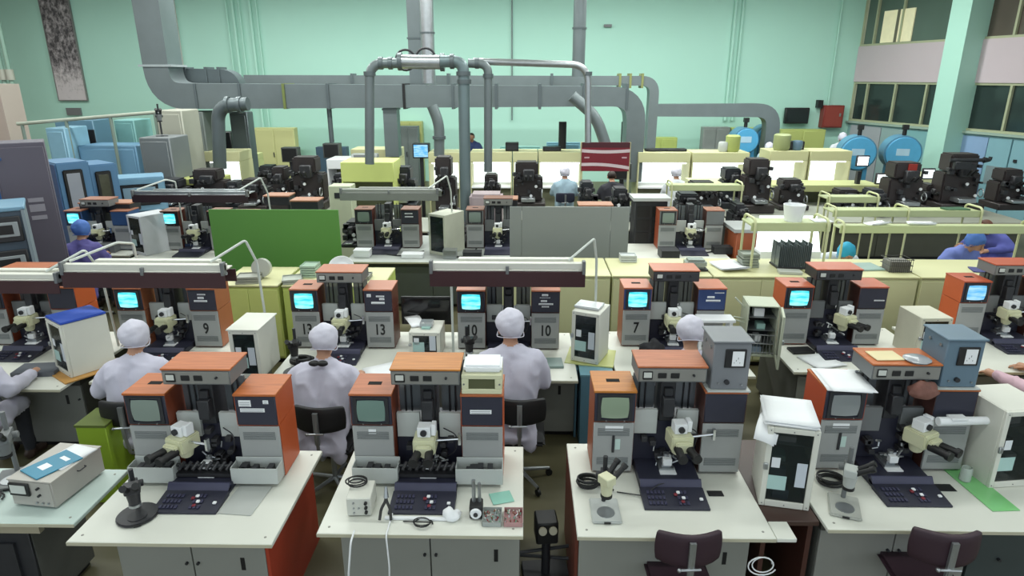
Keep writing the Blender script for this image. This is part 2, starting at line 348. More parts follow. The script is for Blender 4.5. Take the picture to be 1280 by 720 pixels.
def person(name, label, loc, rz, coat=None, cap=None, hair=None, lean=.0, head_turn=0., head_tilt=.25, arms='bench', group=None, key=None, s=1., sleeves=None, lod=False, trous=None):
    key = key or (round(lean, 2), round(head_turn, 2), round(head_tilt, 2), arms, lod)
    cs, sn = math.cos(lean), math.sin(lean)
    def tp(x, y, z):                       # lean the upper body forward about the hips
        z -= .55; return (x, y*cs+z*sn, .55+z*cs-y*sn)
    P = [(tp(-.07, -.01, .56), tp(.07, -.01, .56), .155, .155, 0), (tp(-.06, -.01, .6), tp(-.10, .02, .94), .15, .15, 0),
         (tp(.06, -.01, .6), tp(.10, .02, .94), .15, .15, 0), (tp(-.17, .03, 1.0), tp(.17, .03, 1.0), .098, .098, 0),
         (tp(-.06, .02, 1.055), tp(.06, .02, 1.055), .085, .085, 0),
         (tp(0, .03, 1.08), tp(0, .06, 1.19), .058, .055, 1)]
    hc = Vector(tp(0, .095, 1.25)); R = Matrix.Translation(hc) @ Matrix.Rotation(head_turn, 4, 'Z') @ Matrix.Rotation(-head_tilt, 4, 'X')
    hp = lambda *a: tuple(R @ Vector(a))
    P += [(hp(0, -.02, .02), hp(0, .025, .02), .087, .085, 1), (hp(0, .03, -.05), hp(0, .055, -.06), .06, .05, 1), (hp(0, -.02, -.03), hp(0, .0, -.05), .07, .065, 1)]
    ex = MB(); head_extra(ex, hc, head_turn, head_tilt)
    for sd in (-1, 1):
        sh = tp(.195*sd, .03, 1.01)
        if arms == 'bench': el = (.27*sd, .13, .80); wr = (.15*sd, .40, .82)
        elif arms == 'wide': el = (.33*sd, .10, .80); wr = (.24*sd, .38, .82)
        elif arms == 'reach': el = (.30*sd, .18, .83); wr = (.22*sd, .52, .80)
        else: el = (.27*sd, .12, .78); wr = (.12*sd, .40, .66)
        P += [(sh, el, .085, .075, 4), (el, wr, .075, .05, 4)]
        dv = Vector(wr)-Vector(el); e2 = Vector(wr)+dv.normalized()*.03
        P.append((wr, tuple(e2), .03, .027, 1)); hand(ex, e2, dv+Vector((0, .1, -.02)), sd)
        kn = (.12*sd, .42, .56); an = (.12*sd, .44, .12)
        P += [((.09*sd, 0, .55), kn, .115, .085, 0), (kn, an, .07, .045, 2), ((.12*sd, .42, .06), (.13*sd, .56, .045), .05, .042, 3),
              (tp(.1*sd, -.09, .62), (.16*sd, -.14, .36), .10, .06, 0)]
    P += [((-.14, -.13, .44), (.14, -.13, .44), .07, .07, 0), ((-.13, .2, .52), (.13, .2, .52), .09, .09, 0)]
    me = human_mesh(key, P, .018 if not lod else .028, ex)
    t = thing(name, label, 'person', loc, rz, group); t.scale = (s, s, s)
    me = me.copy()
    for m_ in (coat or GOWN, SKIN, trous or TROUS, SHOE, sleeves or coat or GOWN): me.materials.append(m_)
    b = bpy.data.objects.new('body', me); COL.objects.link(b); b.parent = t
    R2 = R
    if hair or cap:
        m = MB(); m.T = R2; m.ball((0, -.01, .015), .096, .108, .098, 20, 12)
        m.f = [f for f in m.f if not any((R2.inverted() @ m.v[i]).z < (-.055 if (R2.inverted() @ m.v[i]).y < .03 else .045) for i in f)]
        obj('hair', m, hair or HAIR, t)
    if cap:
        m = MB(); m.T = R2; m.ball((0, -.030, .04), .116, .13, .125, 40, 26)
        inv = R2.inverted(); nf = []
        for f in m.f:
            q = [inv @ m.v[i] for i in f]; 
            if all(p.z > -.06+.62*max(0, p.y+.03) for p in q): nf.append(f)
        m.f = nf
        for i, v in enumerate(m.v):
            q = inv @ v; k = 1+.05*noise.noise(Vector((q.x*14+3, q.y*14+1, q.z*30)))+.10*noise.noise(q*10)+.03*noise.noise(q*45); m.v[i] = R2 @ (Vector((q.x*k, q.y*k, .04+(q.z-.04)*k)))
        co = obj('cap', m, cap, t)
        bd = MB(); bd.T = R2; pts = []
        for i in range(25):
            a_ = 2*PI*i/24; x, y = .107*math.sin(a_), -.02+.117*math.cos(a_); pts.append((x, y, -.058+.62*max(0, y+.03)))
        bd.tube(pts, .004, 6); obj('cap_band', bd, cap, t)
    return t
# ---------------------------------------------------------------- bonding machines
def vents(parent, x0, x1, y, rows, mat):
    m = MB()
    for z in rows: m.box(x0+.02, x1-.02, y-.004, y, z-.005, z+.005)
    tag(obj('vent_slots', m, mat, parent), kind='stuff')
def tower(t, x0, x1, side, top, upper, scr=None, num=None, labels=(), d=.30, slot=False, notext=False):
    # lower grey cabinet, upper housing, veneered top
    y0 = 0
    lo = obj('tower_body', B(x0, x1, .012, d, .012, .395), side, t)
    obj('front_panel', B(x0+.003, x1-.003, -.004, .012, .02, .39), GREYP, t, bv=.004)
    vents(t, x0+.012, x1-.012, -.004, (.08, .095, .11, .125, .30, .315, .33, .345), M('#767a7a', .5))
    obj('foot_rail', B(x0+.02, x1-.02, .03, d-.03, 0, .012), BLACK, t)
    up = obj('monitor_housing' if scr else 'upper_housing', B(x0+.003, x1-.003, -.006, d-.01, .40, .612), upper, t, bv=.006)
    for xa in (x0, x1-.003): obj('housing_side', B(xa, xa+.003, .0, d, .40, .612), side, t)
    tp = obj('veneer_top', B(x0-.004, x1+.004, -.01, d+.004, .612, .628), top, t, bv=.003)
    if slot: obj('handle_slot', B((x0+x1)/2-.045, (x0+x1)/2+.045, d*.42, d*.58, .628, .629), M('#0c0a09', .95, name='slot_black'), t)
    if scr:
        m = MB(); n = 9; xc = (x0+x1)/2; zc = .508; hw = (x1-x0)/2-.045; hh = .078; vs = []
        for j in range(n):
            for i in range(n):
                u, v = -1+2*i/(n-1), -1+2*j/(n-1)
                k = 1-.07*v*v; k2 = 1-.07*u*u
                vs.append((xc+u*hw*k, -.012-.008*(1-(u*u+v*v)/2), zc+v*hh*k2))
        m.add(vs, [(j*n+i, j*n+i+1, (j+1)*n+i+1, (j+1)*n+i) for j in range(n-1) for i in range(n-1)])
        bz = MB(); a = [(xc-hw-.022, .4+.012), (xc+hw+.022, .4+.012), (xc+hw+.022, .604), (xc-hw-.022, .604)]
        bz.box(a[0][0], a[1][0], -.014, -.006, .592, .604).box(a[0][0], a[1][0], -.014, -.006, .41, .422).box(a[0][0], xc-hw, -.014, -.006, .422, .592).box(xc+hw, a[1][0], -.014, -.006, .422, .592)
        obj('bezel', bz, DARK, up); obj('screen', m, scr, up)
        obj('screen_knobs', Cy((xc-hw*.6, -.014, .414), (xc-hw*.6, -.022, .414), .004).cyl((xc+hw*.7, -.014, .414), (xc+hw*.7, -.022, .414), .004), METAL, up)
    for (lx, lz, lw, lh) in labels:
        lb = obj('label_plate', B(x0+lx, x0+lx+lw, -.009, -.005, lz, lz+lh), PAPER, up)
        st = MB()
        for k in range(max(1, int(lh/.012))):
            st.box(x0+lx+.006, x0+lx+lw-.008, -.0096, -.009, lz+.004+k*.012, lz+.007+k*.012)
        tag(obj('printed_lines', st, M('#73757c', .6), lb), kind='stuff')
    if num: text(num, .155, BLACK, t, ((x0+x1)/2, -.0052, .205)).scale = (.72, 1, 1)
def microscope_head(t, x, y, z, yaw=0., tilt=.5, sidebar=True):
    m = MB(); m.T = Matrix.Translation((x, y, z)) @ Matrix.Rotation(yaw, 4, 'Z') @ Matrix.Scale(1.32, 4)
    m.box(-.055, .055, -.05, .07, -.035, .045).box(-.04, .04, -.08, -.05, -.03, .025).cyl((0, .02, -.035), (0, .02, -.085), .04, 16, .028)
    h = obj('microscope_head', m, CREAM, t, bv=.009, seg=2)
    for sx in (-1, 1):
        m = MB(); m.T = Matrix.Translation((x, y, z)) @ Matrix.Rotation(yaw, 4, 'Z') @ Matrix.Scale(1.32, 4)
        m.cyl((.027*sx, -.06, -.01), (.034*sx, -.15, .01-.03*tilt), .021, 14, .018).cyl((.034*sx, -.15, .01-.03*tilt), (.035*sx, -.17, .012-.036*tilt), .024, 14)
        obj('eyepiece', m, BLACK, h)
    m = MB(); m.T = Matrix.Translation((x, y, z)) @ Matrix.Rotation(yaw, 4, 'Z') @ Matrix.Scale(1.32, 4); m.box(-.035, .03, -.02, .045, .046, .10).box(.032, .055, -.01, .04, .05, .11)
    k = obj('lamp_housing', m, PAPER, h, bv=.004)
    m = MB(); m.T = Matrix.Translation((x, y, z)) @ Matrix.Rotation(yaw, 4, 'Z') @ Matrix.Scale(1.32, 4); m.cyl((-.003, -.02, .073), (-.003, -.032, .073), .016, 12)
    obj('focus_knob', m, DARK, h)
    if sidebar:
        m = MB(); m.T = Matrix.Translation((x, y, z)) @ Matrix.Rotation(yaw, 4, 'Z') @ Matrix.Scale(1.32, 4)
        m.cyl((.055, 0, .02), (.17, 0, .03), .007, 8).box(.165, .178, -.01, .01, .0, .06)
        obj('side_rod', m, CHROME, h)
ACRYL = M('#6f757a', .25, 0, .2, 4, alpha=.75, name='grey_acrylic')
INNER = M('#7c3a22', .5, 0, .12, 3, name='painted_shade_side'); INNER2 = M('#4a2a24', .5, 0, .12, 3, name='dark_painted_shade_side')  # darker side colours that paint in the shade on the inner tower faces
def machine(label, cx, Y, z=.75, rz=0., scr=None, numL=None, numR=None, top=None, topL=None, side=None, upper=None, labelsR=(), labelsL=(), tray=False,
            hx=0., hyaw=0., right=True, left=True, group=None, low=False, over=True, boxcol=None, stg='light', btn=True, headz=.29):
    top = top or ORANGE; side = side or ORSIDE; upper = upper or NAVY
    t = thing('bonding_machine', label, 'bonding machine', (cx, Y, z), rz, group)
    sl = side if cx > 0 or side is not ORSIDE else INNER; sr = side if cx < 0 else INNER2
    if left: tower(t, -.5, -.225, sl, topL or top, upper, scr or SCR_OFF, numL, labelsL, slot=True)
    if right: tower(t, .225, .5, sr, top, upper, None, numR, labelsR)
    # middle column, back plates
    obj('middle_cabinet', B(-.225, .225, .10, .32, 0, .36), NAVY, t, bv=.005)
    for (xa, xb) in ((-.215, -.06), (.07, .215)): obj('rear_plate', B(xa, xb, .07, .10, .27, .45), LGREY if stg == 'light' else GREYD, t, bv=.003)
    for (xa, xb) in ((-.215, -.065), (.075, .215)): obj('splash_panel', B(xa, xb, .20, .215, .40, .66), ACRYL, t)
    for x in (-.17, -.13, .13, .17): obj('support_rod', Cy((x, .19, .36), (x, .19, .69), .006, 8), DARK, t)
    m = B(-.05, .05, .08, .26, .36, .70).box(-.038, .038, .02, .10, .42, .56).box(-.03, .03, .05, .09, .56, .62)
    obj('vertical_slide', m, DARK, t, bv=.006)
    if over:
        oh = obj('overhead_unit', B(-.222, .222, .0, .27, .69, .79), boxcol or GREYD, t, bv=.004)
        obj('veneer_top', B(-.228, .228, -.004, .275, .79, .803), top, oh, bv=.003)
        obj('front_fascia', B(-.214, .214, -.006, 0, .70, .782), M('#82817c' if not low else '#3a3a3e', .45), oh, bv=.002)
        mt = obj('meter', B(-.195, -.13, -.014, -.006, .712, .772), BLACK, oh, bv=.004)
        obj('meter_dial', B(-.188, -.137, -.0155, -.014, .728, .765), M('#c8cac4', .3), oh)
        for x in (-.068, .015): obj('digital_readout', B(x-.028, x+.028, -.012, -.006, .722, .76), BLACK, oh, bv=.003)
        obj('toggle_knob', Cy((.135, -.006, .745), (.135, -.02, .745), .008), DARK, oh)
    microscope_head(t, hx-.01, -.05, headz, hyaw)
    # work stage below the head
    m = MB()
    m.box(-.05, .05, -.05, .10, .055, .075).box(-.03, .03, -.03, .08, .075, .10).cyl((0, .0, .10), (0, .0, .165), .02, 12).cyl((-.05, .03, .11), (.06, .03, .125), .008, 8)
    rn = random.Random(int(cx*100)+int(Y*10))
    for k in range(9):
        a = rn.uniform(-.09, .09); b = rn.uniform(-.05, .07); c = rn.uniform(.08, .22)
        m.cyl((a, b, c), (a+rn.uniform(-.05, .05), b+rn.uniform(-.03, .03), c+rn.uniform(-.03, .04)), rn.uniform(.004, .009), 7)
    tag(obj('work_stage', m, METAL, t), kind='stuff')
    obj('stage_block', B(-.028, .03, -.06, -.02, .10, .15).box(-.05, .06, -.09, .0, .05, .062), PAPER, t, bv=.003)
    m = MB()
    for k in range(10):
        a = rn.uniform(-.15, .15); c = rn.uniform(.1, .33)
        m.box(a-.02, a+.02, .03, .09, c-.015, c+.02)
    m.tube(bend([(.1, .05, .35), (.2, -.02, .34), (.18, .0, .2), (.1, .05, .12)], .05), .005, 6)
    tag(obj('mechanism', m, DARK2, t, bv=.002), kind='stuff')
    # base with keyboard
    pr = [(.10, 0), (.10, .055), (-.02, .055), (-.15, .05), (-.24, .022), (-.24, 0)]
    obj('base', MB().prismx(pr, -.2, .2), NAVY, t, bv=.003)
    m = MB().prismx([(-.155, .0505), (-.16, .072), (-.17, .072), (-.2, .035), (-.2, .02), (-.15, .02)], -.2, .2); obj('lip', m, NAVY2, t)
    kb = obj('keyboard', MB().prismx([(-.2, 0), (-.2, .034), (-.40, .014), (-.40, 0)], -.205, .205), NAVY, t, bv=.002)
    if btn:
        m = MB()
        for i in range(8):
            for j in range(3):
                x = -.17+i*.024+(0 if i < 5 else .07); y = -.24-j*.05
                zz = .034-(-.2-y)*.1
                m.box(x, x+.017, y-.03, y, zz, zz+.008)
        tag(obj('keys', m, NAVY2, kb, bv=.002), kind='stuff')
        for (x, y, c) in ((.02, -.25, PAPER), (.045, -.30, PAPER), (.0, -.27, M('#7a2a34', .4)), (.035, -.335, M('#7a2a34', .4)), (.155, -.31, PAPER)):
            zz = .034-(-.2-y)*.1; obj('key_cap', B(x, x+.022, y-.022, y, zz+.002, zz+.014), c, kb, bv=.003)
    if tray:
        for (x0, x1) in ((-.49, -.19), (.19, .50)):
            tr = obj('tray', B(x0, x1, -.12, -.112, .03, .145).box(x0, x1, -.02, -.012, .03, .17).box(x0, x1, -.112, -.02, .03, .038).box(x0, x0+.006, -.112, -.02, .038, .15).box(x1-.006, x1, -.112, -.02, .038, .15), LGREY, t, bv=.002)
            m = MB()
            for k in range(9):
                a = rn.uniform(x0+.03, x1-.03); m.box(a-.018, a+.018, -.10, -.04, .04, rn.uniform(.09, .15))
            tag(obj('tray_parts', m, DARK2, tr), kind='stuff')
        m = MB().cyl((-.19, -.06, .13), (.19, -.06, .13), .012, 10).cyl((-.19, -.03, .10), (.19, -.03, .10), .01, 10).box(-.19, .19, -.09, -.02, .06, .085)
        for k in range(8):
            a = -.16+.045*k; m.cyl((a, -.1, .12), (a+.02, -.05, .15), .012, 8)
        obj('feed_mechanism', m, DARK2, t)
    return t
# ---------------------------------------------------------------- desks
def desk(label, x0, x1, y0, y1, z=.75, mat=None, body=None, sideL=None, sideR=None, doors=2, inset=.12, il=.1, ir=.02, group=None, slit=True, name='workbench', pulls=True, gap=None, deep=False):
    body = body or M('#8b8c85', .5, 0, .08, 3); cx = (x0+x1)/2
    t = thing(name, label, 'desk', (cx, y0, 0), 0, group)
    a, b = x0-cx, x1-cx; d = y1-y0
    obj('tabletop', B(a, b, 0, d, z-.028, z), mat or WHITE, t, bv=.004)
    e = obj('edge_strip', B(a, b, -.002, 0, z-.026, z-.004), M('#b8b49e', .5), t)
    bx0, bx1 = a+il, b-ir
    obj('apron', B(bx0, bx1, inset, d-.04, z-.10, z-.03), M('#3c3c36', .6), t)
    obj('carcass', B(bx0, bx1, inset+.02, d-.04, .05, z-.10), M('#5b5c57', .6), t)
    obj('plinth', B(bx0+.03, bx1-.03, inset+.05, d-.06, 0, .05), BLACK, t)
    if doors:
        wd = (bx1-bx0)/doors
        for k in range(doors):
            dr = obj('door', B(bx0+k*wd+.004, bx0+(k+1)*wd-.004, inset, inset+.018, .06, z-.105), body, t, bv=.003)
            if pulls:
                hx = bx0+(k+1)*wd-.035 if k % 2 == 0 else bx0+k*wd+.035
                obj('door_knob', Cy((hx, inset, z-.24), (hx, inset-.015, z-.24), .009), DARK, dr)
            if slit and k == doors-1: obj('lock_slot', B(bx1-.16, bx1-.135, inset-.003, inset, z-.29, z-.20), BLACK, dr)
    if sideL: obj('side_panel', B(bx0-.02, bx0, inset, d-.02, 0, z-.03), sideL, t)
    if sideR: obj('side_panel', B(bx1, bx1+.02, inset, d-.02, 0, z-.03), sideR, t)
    m = MB()
    for (sx, sy) in ((a+.06, .06), (b-.06, .06), (a+.06, d-.06), (b-.06, d-.06)): m.cyl((sx, sy, z), (sx, sy, z+.0015), .008, 10)
    tag(obj('screw_caps', m, M('#8c8c84', .5), t), kind='stuff')
    return t
# ---------------------------------------------------------------- glazed dry-storage cabinets
def dry_cabinet(label, loc, rz, w=.30, d=.34, h=.52, mat=None, lid=None, inner=None, group=None, open_door=False, cards=True, plain=False, knob=-1, glz=(.12, .9), bare=False):
    mat = mat or WHITEC
    t = thing('storage_cabinet', label, 'cabinet', loc, rz, group)
    e = .012; a, b = -w/2, w/2
    obj('cabinet_shell', B(a, a+e, 0, d, 0, h).box(b-e, b, 0, d, 0, h).box(a+e, b-e, 0, d, 0, e).box(a+e, b-e, 0, d, h-e, h).box(a+e, b-e, d-e, d, e, h-e), mat, t, bv=.003)
    obj('lining', B(a+e, b-e, d-e-.004, d-e, e, h-e), M('#34373a', .6), t)
    for k in (1, 2, 3): obj('shelf', B(a+e, b-e, .03, d-e-.004, h*k/4, h*k/4+.004), METAL, t)
    rn = random.Random(label)
    for k in range(4):
        z0 = h*k/4+.006 if k else e+.001; x0 = rn.uniform(a+.03, 0)
        obj('stored_box', B(x0, x0+rn.uniform(.05, .11), .06, .16, z0, z0+rn.uniform(.03, .09)), rn.choice([PAPER, M('#9fc4bc', .6), GREYD, M('#8fa0b4', .6)]), t)
    f = .035
    dr = MB().box(a, a+f, -.022, 0, 0, h).box(b-f, b, -.022, 0, 0, h).box(a+f, b-f, -.022, 0, 0, f+.01).box(a+f, b-f, -.022, 0, h-f, h)
    D = obj('door_frame', dr, mat, t, bv=.003)
    obj('door_pane', B(a+f, b-f, -.014, -.01, f+.01, h-f), GLASS, D)
    if cards:
        for (x, z_, ww, hh, c) in ((a+f+.01, h*.5, .05, .07, '#d8dce0'), (a+f+.0, h*.22, .11, .1, '#a9c8c4'), (b-f-.07, h*.28, .06, .17, '#c2c9d2')):
            obj('paper_slip', B(x, x+ww, -.016, -.0145, z_, z_+hh), M(c, .7), D)
    kx = a+.01 if knob < 0 else b-.01
    obj('door_latch', B(kx-.014, kx+.014, -.04, -.022, h*.48, h*.56), METAL, D, bv=.004)
    m = MB()
    for (x, z_) in ((a+.017, .02), (b-.017, .02), (a+.017, h-.02), (b-.017, h-.02), (0, .02), (0, h-.02)): m.cyl((x, -.022, z_), (x, -.025, z_), .004, 8)
    tag(obj('screws', m, GREYD, D), kind='stuff')
    if open_door: D.rotation_euler = (0, 0, 0)
    if lid: obj('lid', B(a-.015, b+.015, -.03, d+.01, h, h+.014), lid, t, bv=.003)
    return t
# ---------------------------------------------------------------- swivel chair
def chair(label, loc, rz, group=None, back=M('#33202a', .5, 0, .1, name='dark_plum_vinyl')):
    t = thing('swivel_chair', label, 'chair', loc, rz, group)
    vs = []; n = 9
    m = MB()
    for j in range(5):
        for i in range(n):
            u = -1+2*i/(n-1); v = -1+2*j/4
            k = .21*(1-.05*v*v); vs.append((u*k, -.225-.045*(1-u*u)+.03*u*u, .80+v*.11*(1-.12*u**4)))
    fr = [(j*n+i, j*n+i+1, (j+1)*n+i+1, (j+1)*n+i) for j in range(4) for i in range(n-1)]
    m.add(vs, fr); o = obj('backrest', m, back, t)
    md = o.modifiers.new('thick', 'SOLIDIFY'); md.thickness = .035; md.offset = 0
    md = o.modifiers.new('round', 'BEVEL'); md.width = .012; md.segments = 2; md.limit_method = 'ANGLE'
    obj('seat', B(-.21, .21, -.18, .22, .43, .475), back, t, bv=.02, seg=2)
    obj('back_post', Tu(bend([(0, -.02, .42), (0, -.27, .42), (0, -.31, .62), (0, -.295, .86)], .08), .014, 8).box(-.02, .02, -.31, -.29, .6, .88), METAL, t)
    obj('cross_lever', Tu([(-.07, -.315, .70), (.06, -.315, .705)], .008).ball((-.075, -.315, .70), .014), METAL, t)
    obj('gas_column', Cy((0, 0, .09), (0, 0, .43), .022), METAL, t)
    for k in range(5):
        a = 2*PI*k/5+.3; c, s_ = math.cos(a), math.sin(a)
        lg = obj('base_leg', Tu([(0, 0, .11), (.27*c, .27*s_, .075)], .016, 8, [.02, .013]), METAL, t)
        obj('caster', Cy((.27*c-.012*s_, .27*s_+.012*c, .03), (.27*c+.012*s_, .27*s_-.012*c, .03), .03, 12).cyl((.27*c, .27*s_, .05), (.27*c, .27*s_, .08), .008), BLACK, lg)
    return t
# ---------------------------------------------------------------- overhead lamp on a bent stand
def hood_lamp(label, x0, x1, Y, z0, z1, brk=(True, True), fascia=None, lit=False, body=None, d=.24, group=None, foot=.75):
    cx = (x0+x1)/2; t = thing('hood_lamp', label, 'lamp', (cx, Y, 0), 0, group); a, b = x0-cx, x1-cx
    h = z1-z0
    obj('fascia', B(a, b, 0, .012, z0, z0+h*.6), fascia or MAROON, t, bv=.002)
    obj('rear_fascia', B(a, b, d-.012, d, z0, z0+h*.5), fascia or MAROON, t)
    f = obj('fitting', B(a+.02, b-.02, .012, d-.012, z0+h*.6, z0+h*.66).box(a+.0, b-.0, .02, .09, z0+h*.66, z0+h*.9).box(a+.25, b-.1, .13, .2, z0+h*.66, z0+h*.95), body or WHITEC, t, bv=.004)
    for y in (.06, .16): obj('tube', Cy((a+.05, y, z0+h*.4), (b-.05, y, z0+h*.4), .013, 10), LAMPT if lit else M('#c9ced0', .3), t)
    for x in (a, b-.03): obj('end_bracket', B(x, x+.03, -.006, .06, z0+h*.5, z0+h*1.0), GREYD, t, bv=.003)
    obj('middle_bracket', B((a+b)/2-.015, (a+b)/2+.015, -.006, .04, z0+h*.5, z0+h*.8), GREYD, t, bv=.003)
    if brk[0]: obj('stand_pole', Tu(bend([(a+.05, .08, z1-.01), (a+.35, .35, z1+.10), (a+.38, .55, z1+.04), (a+.38, .6, foot)], .03), .012), M('#c4cac4', .4), t)
    if brk[1]: obj('stand_pole', Tu(bend([(b-.15, .08, z1-.01), (b+.10, .3, z1+.14), (b+.14, .4, z1-.1), (b+.16, .42, foot)], .03), .012), M('#c4cac4', .4), t)
    return t
# ================================================================ FRONT ROW
PALE = M('#bcccc6', .45, 0, .05, 3, name='pale_blue_laminate'); REDSIDE = M('#a03a24', .5, 0, .12, 3, name='red_side_panel')
BROWNT = M('#43302a', .45, 0, .15, 3, name='dark_brown_laminate'); BLUSIDE = M('#5d8496', .5, 0, .1, 2, name='steel_blue_panel')
DKBODY = M('#3a4242', .5, 0, .1, name='dark_green_grey_paint')
desk('white workbench front left with red side panel and grey doors', -2.66, -1.45, 3.12, 4.12, sideR=REDSIDE, il=.2, ir=.1)
desk('white workbench front centre with two grey doors and parts trays on it', -1.22, .01, 3.22, 4.2, il=.1, ir=.02)
desk('white workbench right of centre with stereo microscope and plum chair before it', .33, 1.5, 3.22, 4.25, il=.02, ir=.1, sideL=BROWN)
d4 = desk('white workbench front right with green glass sheet at its right end', 1.84, 3.35, 3.31, 4.35, il=.02, ir=.55, body=M('#85857f', .5), slit=False)
obj('drawer_unit', B(.22, .74, .12, .95, .03, .71), DKBODY, d4); obj('unit_knob', Cy((.4, .12, .45), (.4, .1, .45), .01), DARK, d4)
tag(obj('front_lip_board', B(1.503, 1.62, 3.22, 3.38, .722, .75), WHITE, bv=.004), 'short white board joining the end of the white workbench right of centre', 'board')
t = thing('side_table', 'dark brown table between the two right-hand front workbenches under a white storage cabinet', 'table', (1.66, 3.4, 0))
obj('tabletop', B(-.155, .17, 0, .95, .70, .735), BROWNT, t, bv=.004); obj('side_panel', B(-.15, -.12, .05, .9, 0, .70).box(.13, .16, .05, .9, 0, .70), M('#4a2c24', .5), t); obj('back_panel', B(-.12, .13, .86, .9, 0, .7), BROWNT, t)
dl = desk('pale blue topped workbench at far left with dark drawer beneath', -4.4, -2.72, 3.28, 3.86, mat=PALE, il=.5, ir=.35, body=DARK, doors=1, slit=False, pulls=False, inset=.06)
obj('drawer_front', B(.03, .39, .04, .06, .28, .56), DARK, dl); obj('label_plate', B(.12, .22, .035, .04, .44, .465), PAPER, dl)
obj('cream_rail', B(-.8, .6, .02, .06, .66, .715), M('#a49c86', .5), dl)
machine('bonding machine front left, dead screen and orange tops, metal trays before its towers', -2.1, 3.78, scr=SCR_OFF, tray=True, hx=-.13, hyaw=-.35,
        labelsR=((.03, .54, .08, .045), (.19, .56, .035, .025), (.035, .50, .16, .026)))
machine('bonding machine front centre with amber box top and cream window box', -.625, 3.80, scr=M('#6f8880', .15, 0, .05, 2, name='teal_dead_screen'), top=RUST, tray=True, hx=-.0,
        labelsR=((.06, .49, .14, .028),), boxcol=GREYD).name
for o_ in COL.objects:
    if o_.name.startswith('veneer_top') and o_.parent and o_.parent.name.startswith('overhead_unit') and o_.parent.parent.location.x > -1 and o_.parent.parent.location.x < 0:
        o_.data.materials[0] = AMBER
machine('bonding machine right of centre with amber left top and grey instrument tower on its right', .975, 3.87, scr=SCR_GRN, top=RUST, topL=AMBER, side=M('#8a4a2c', .5, 0, .1, name='brown_orange_side'), hx=.08, hyaw=.08)
machine('bonding machine front right with papers over its screen and a blue grey instrument tower', 2.51, 3.93, scr=M('#8a8f90', .15, 0, .05, 2, name='grey_dead_screen'), top=ORANGE, side=M('#a8441e', .5, 0, .12, name='red_orange_side'), hx=.17, hyaw=.45, stg='dark')
def plate(name, label, cat, x0, x1, y0, y1, z0, z1, mat, rz=0, parent=None, bv=.002, group=None):
    cx, cy = (x0+x1)/2, (y0+y1)/2
    o = obj(name, B(x0-cx, x1-cx, y0-cy, y1-cy, 0, z1-z0), mat, parent, bv=bv)
    o.location = (cx, cy, z0); o.rotation_euler = (0, 0, rz)
    return tag(o, label, cat, group) if label else o
# instrument towers on the right machines
def itower(label, loc, mat, rz=0., h=.34, w=.24, d=.26):
    t = thing('instrument_tower', label, 'instrument', loc, rz)
    obj('foot_plate', B(-w/2-.02, w/2+.02, -.02, d+.01, 0, .012), LGREY, t, bv=.002)
    obj('body', B(-w/2, w/2, 0, d, .012, h), mat, t, bv=.006)
    obj('cap_plate', B(-w/2-.012, w/2+.012, -.012, d+.01, h, h+.014), mat, t, bv=.004)
    fr = obj('gauge_frame', B(-.045, .09, -.01, 0, h*.5, h*.88), BLACK, t, bv=.004)
    obj('gauge_card', B(-.0, .075, -.0115, -.01, h*.54, h*.84), PAPER, fr)
    m = MB()
    for k in range(4): m.box(.012+.012*k, .016+.012*k, -.0122, -.0115, h*(.60+.04*(k % 3)), h*(.62+.05*(k % 3)))
    tag(obj('printed_marks', m, GREYD, fr), kind='stuff')
    obj('knob', Cy((-.02, 0, .07), (-.02, -.02, .07), .016), DARK, t)
    obj('bolt', Cy((-.07, 0, .06), (-.07, -.01, .06), .006).cyl((.08, 0, .05), (.08, -.01, .05), .006), METAL, t)
    obj('side_bolts', Cy((-w/2, .06, h-.05), (-w/2-.008, .06, h-.05), .012).cyl((-w/2, .18, h-.05), (-w/2-.008, .18, h-.05), .012), METAL, t)
    return t
itower('tall grey instrument tower with framed gauge card standing on the machine right of centre', (1.345, 3.87, 1.379), M('#74777c', .45, 0, .06, name='tower_grey'))
itower('tall blue grey instrument tower with gauge card standing on the front right machine', (2.86, 3.93, 1.379), M('#5e7484', .45, 0, .06, name='tower_blue_grey'))
t = thing('window_box', 'cream box with dark window and white top on the front centre machine', 'box', (-.262, 3.80, 1.379))
bx = MB().box(-.13, .13, 0, .012, 0, .035).box(-.13, .13, 0, .012, .105, .135).box(-.13, -.085, 0, .012, .035, .105).box(.085, .13, 0, .012, .035, .105).box(-.13, .13, .012, .24, 0, .135)
obj('shell', bx, CREAM, t, bv=.003); obj('window', B(-.085, .085, .008, .0118, .035, .105), M('#55583e', .3), t); obj('top_cover', B(-.12, .13, .03, .23, .135, .185), PAPER, t, bv=.015, seg=2)
obj('screws', Cy((-.115, 0, .07), (-.115, -.004, .07), .006).cyl((.115, 0, .07), (.115, -.004, .07), .006), GREYD, t)
def sheets(label, loc, rz, w=.21, d=.29, n=4, cat='papers', mat=None, curl=.02, tilt=0., group=None, jit=.03):
    t = MB(); rn = random.Random(label); 
    for k in range(n):
        a = rn.uniform(-jit*1.5, jit*1.5); c_, s_ = math.cos(a), math.sin(a); vs = []; ox, oy = rn.uniform(-jit/2, jit/2), rn.uniform(-jit/2, jit/2)
        for j in range(6):
            for i in range(5):
                x = (i/4-.5)*w; y = (j/5-.5)*d
                zz = .002+k*.004+curl*((abs(j/5-.5)*2)**3)*(1 if j < 3 else .4)+curl*.3*(i/4)**2
                vs.append((x*c_-y*s_+ox, x*s_+y*c_+oy, zz))
        t.add(vs, [(j*5+i, j*5+i+1, (j+1)*5+i+1, (j+1)*5+i) for j in range(5) for i in range(4)])
    o = obj('paper_sheets', t, mat or PAPER); o.location = loc; o.rotation_euler = (tilt, 0, rz)
    md = o.modifiers.new('thick', 'SOLIDIFY'); md.thickness = .0015
    return tag(o, label, cat, group)
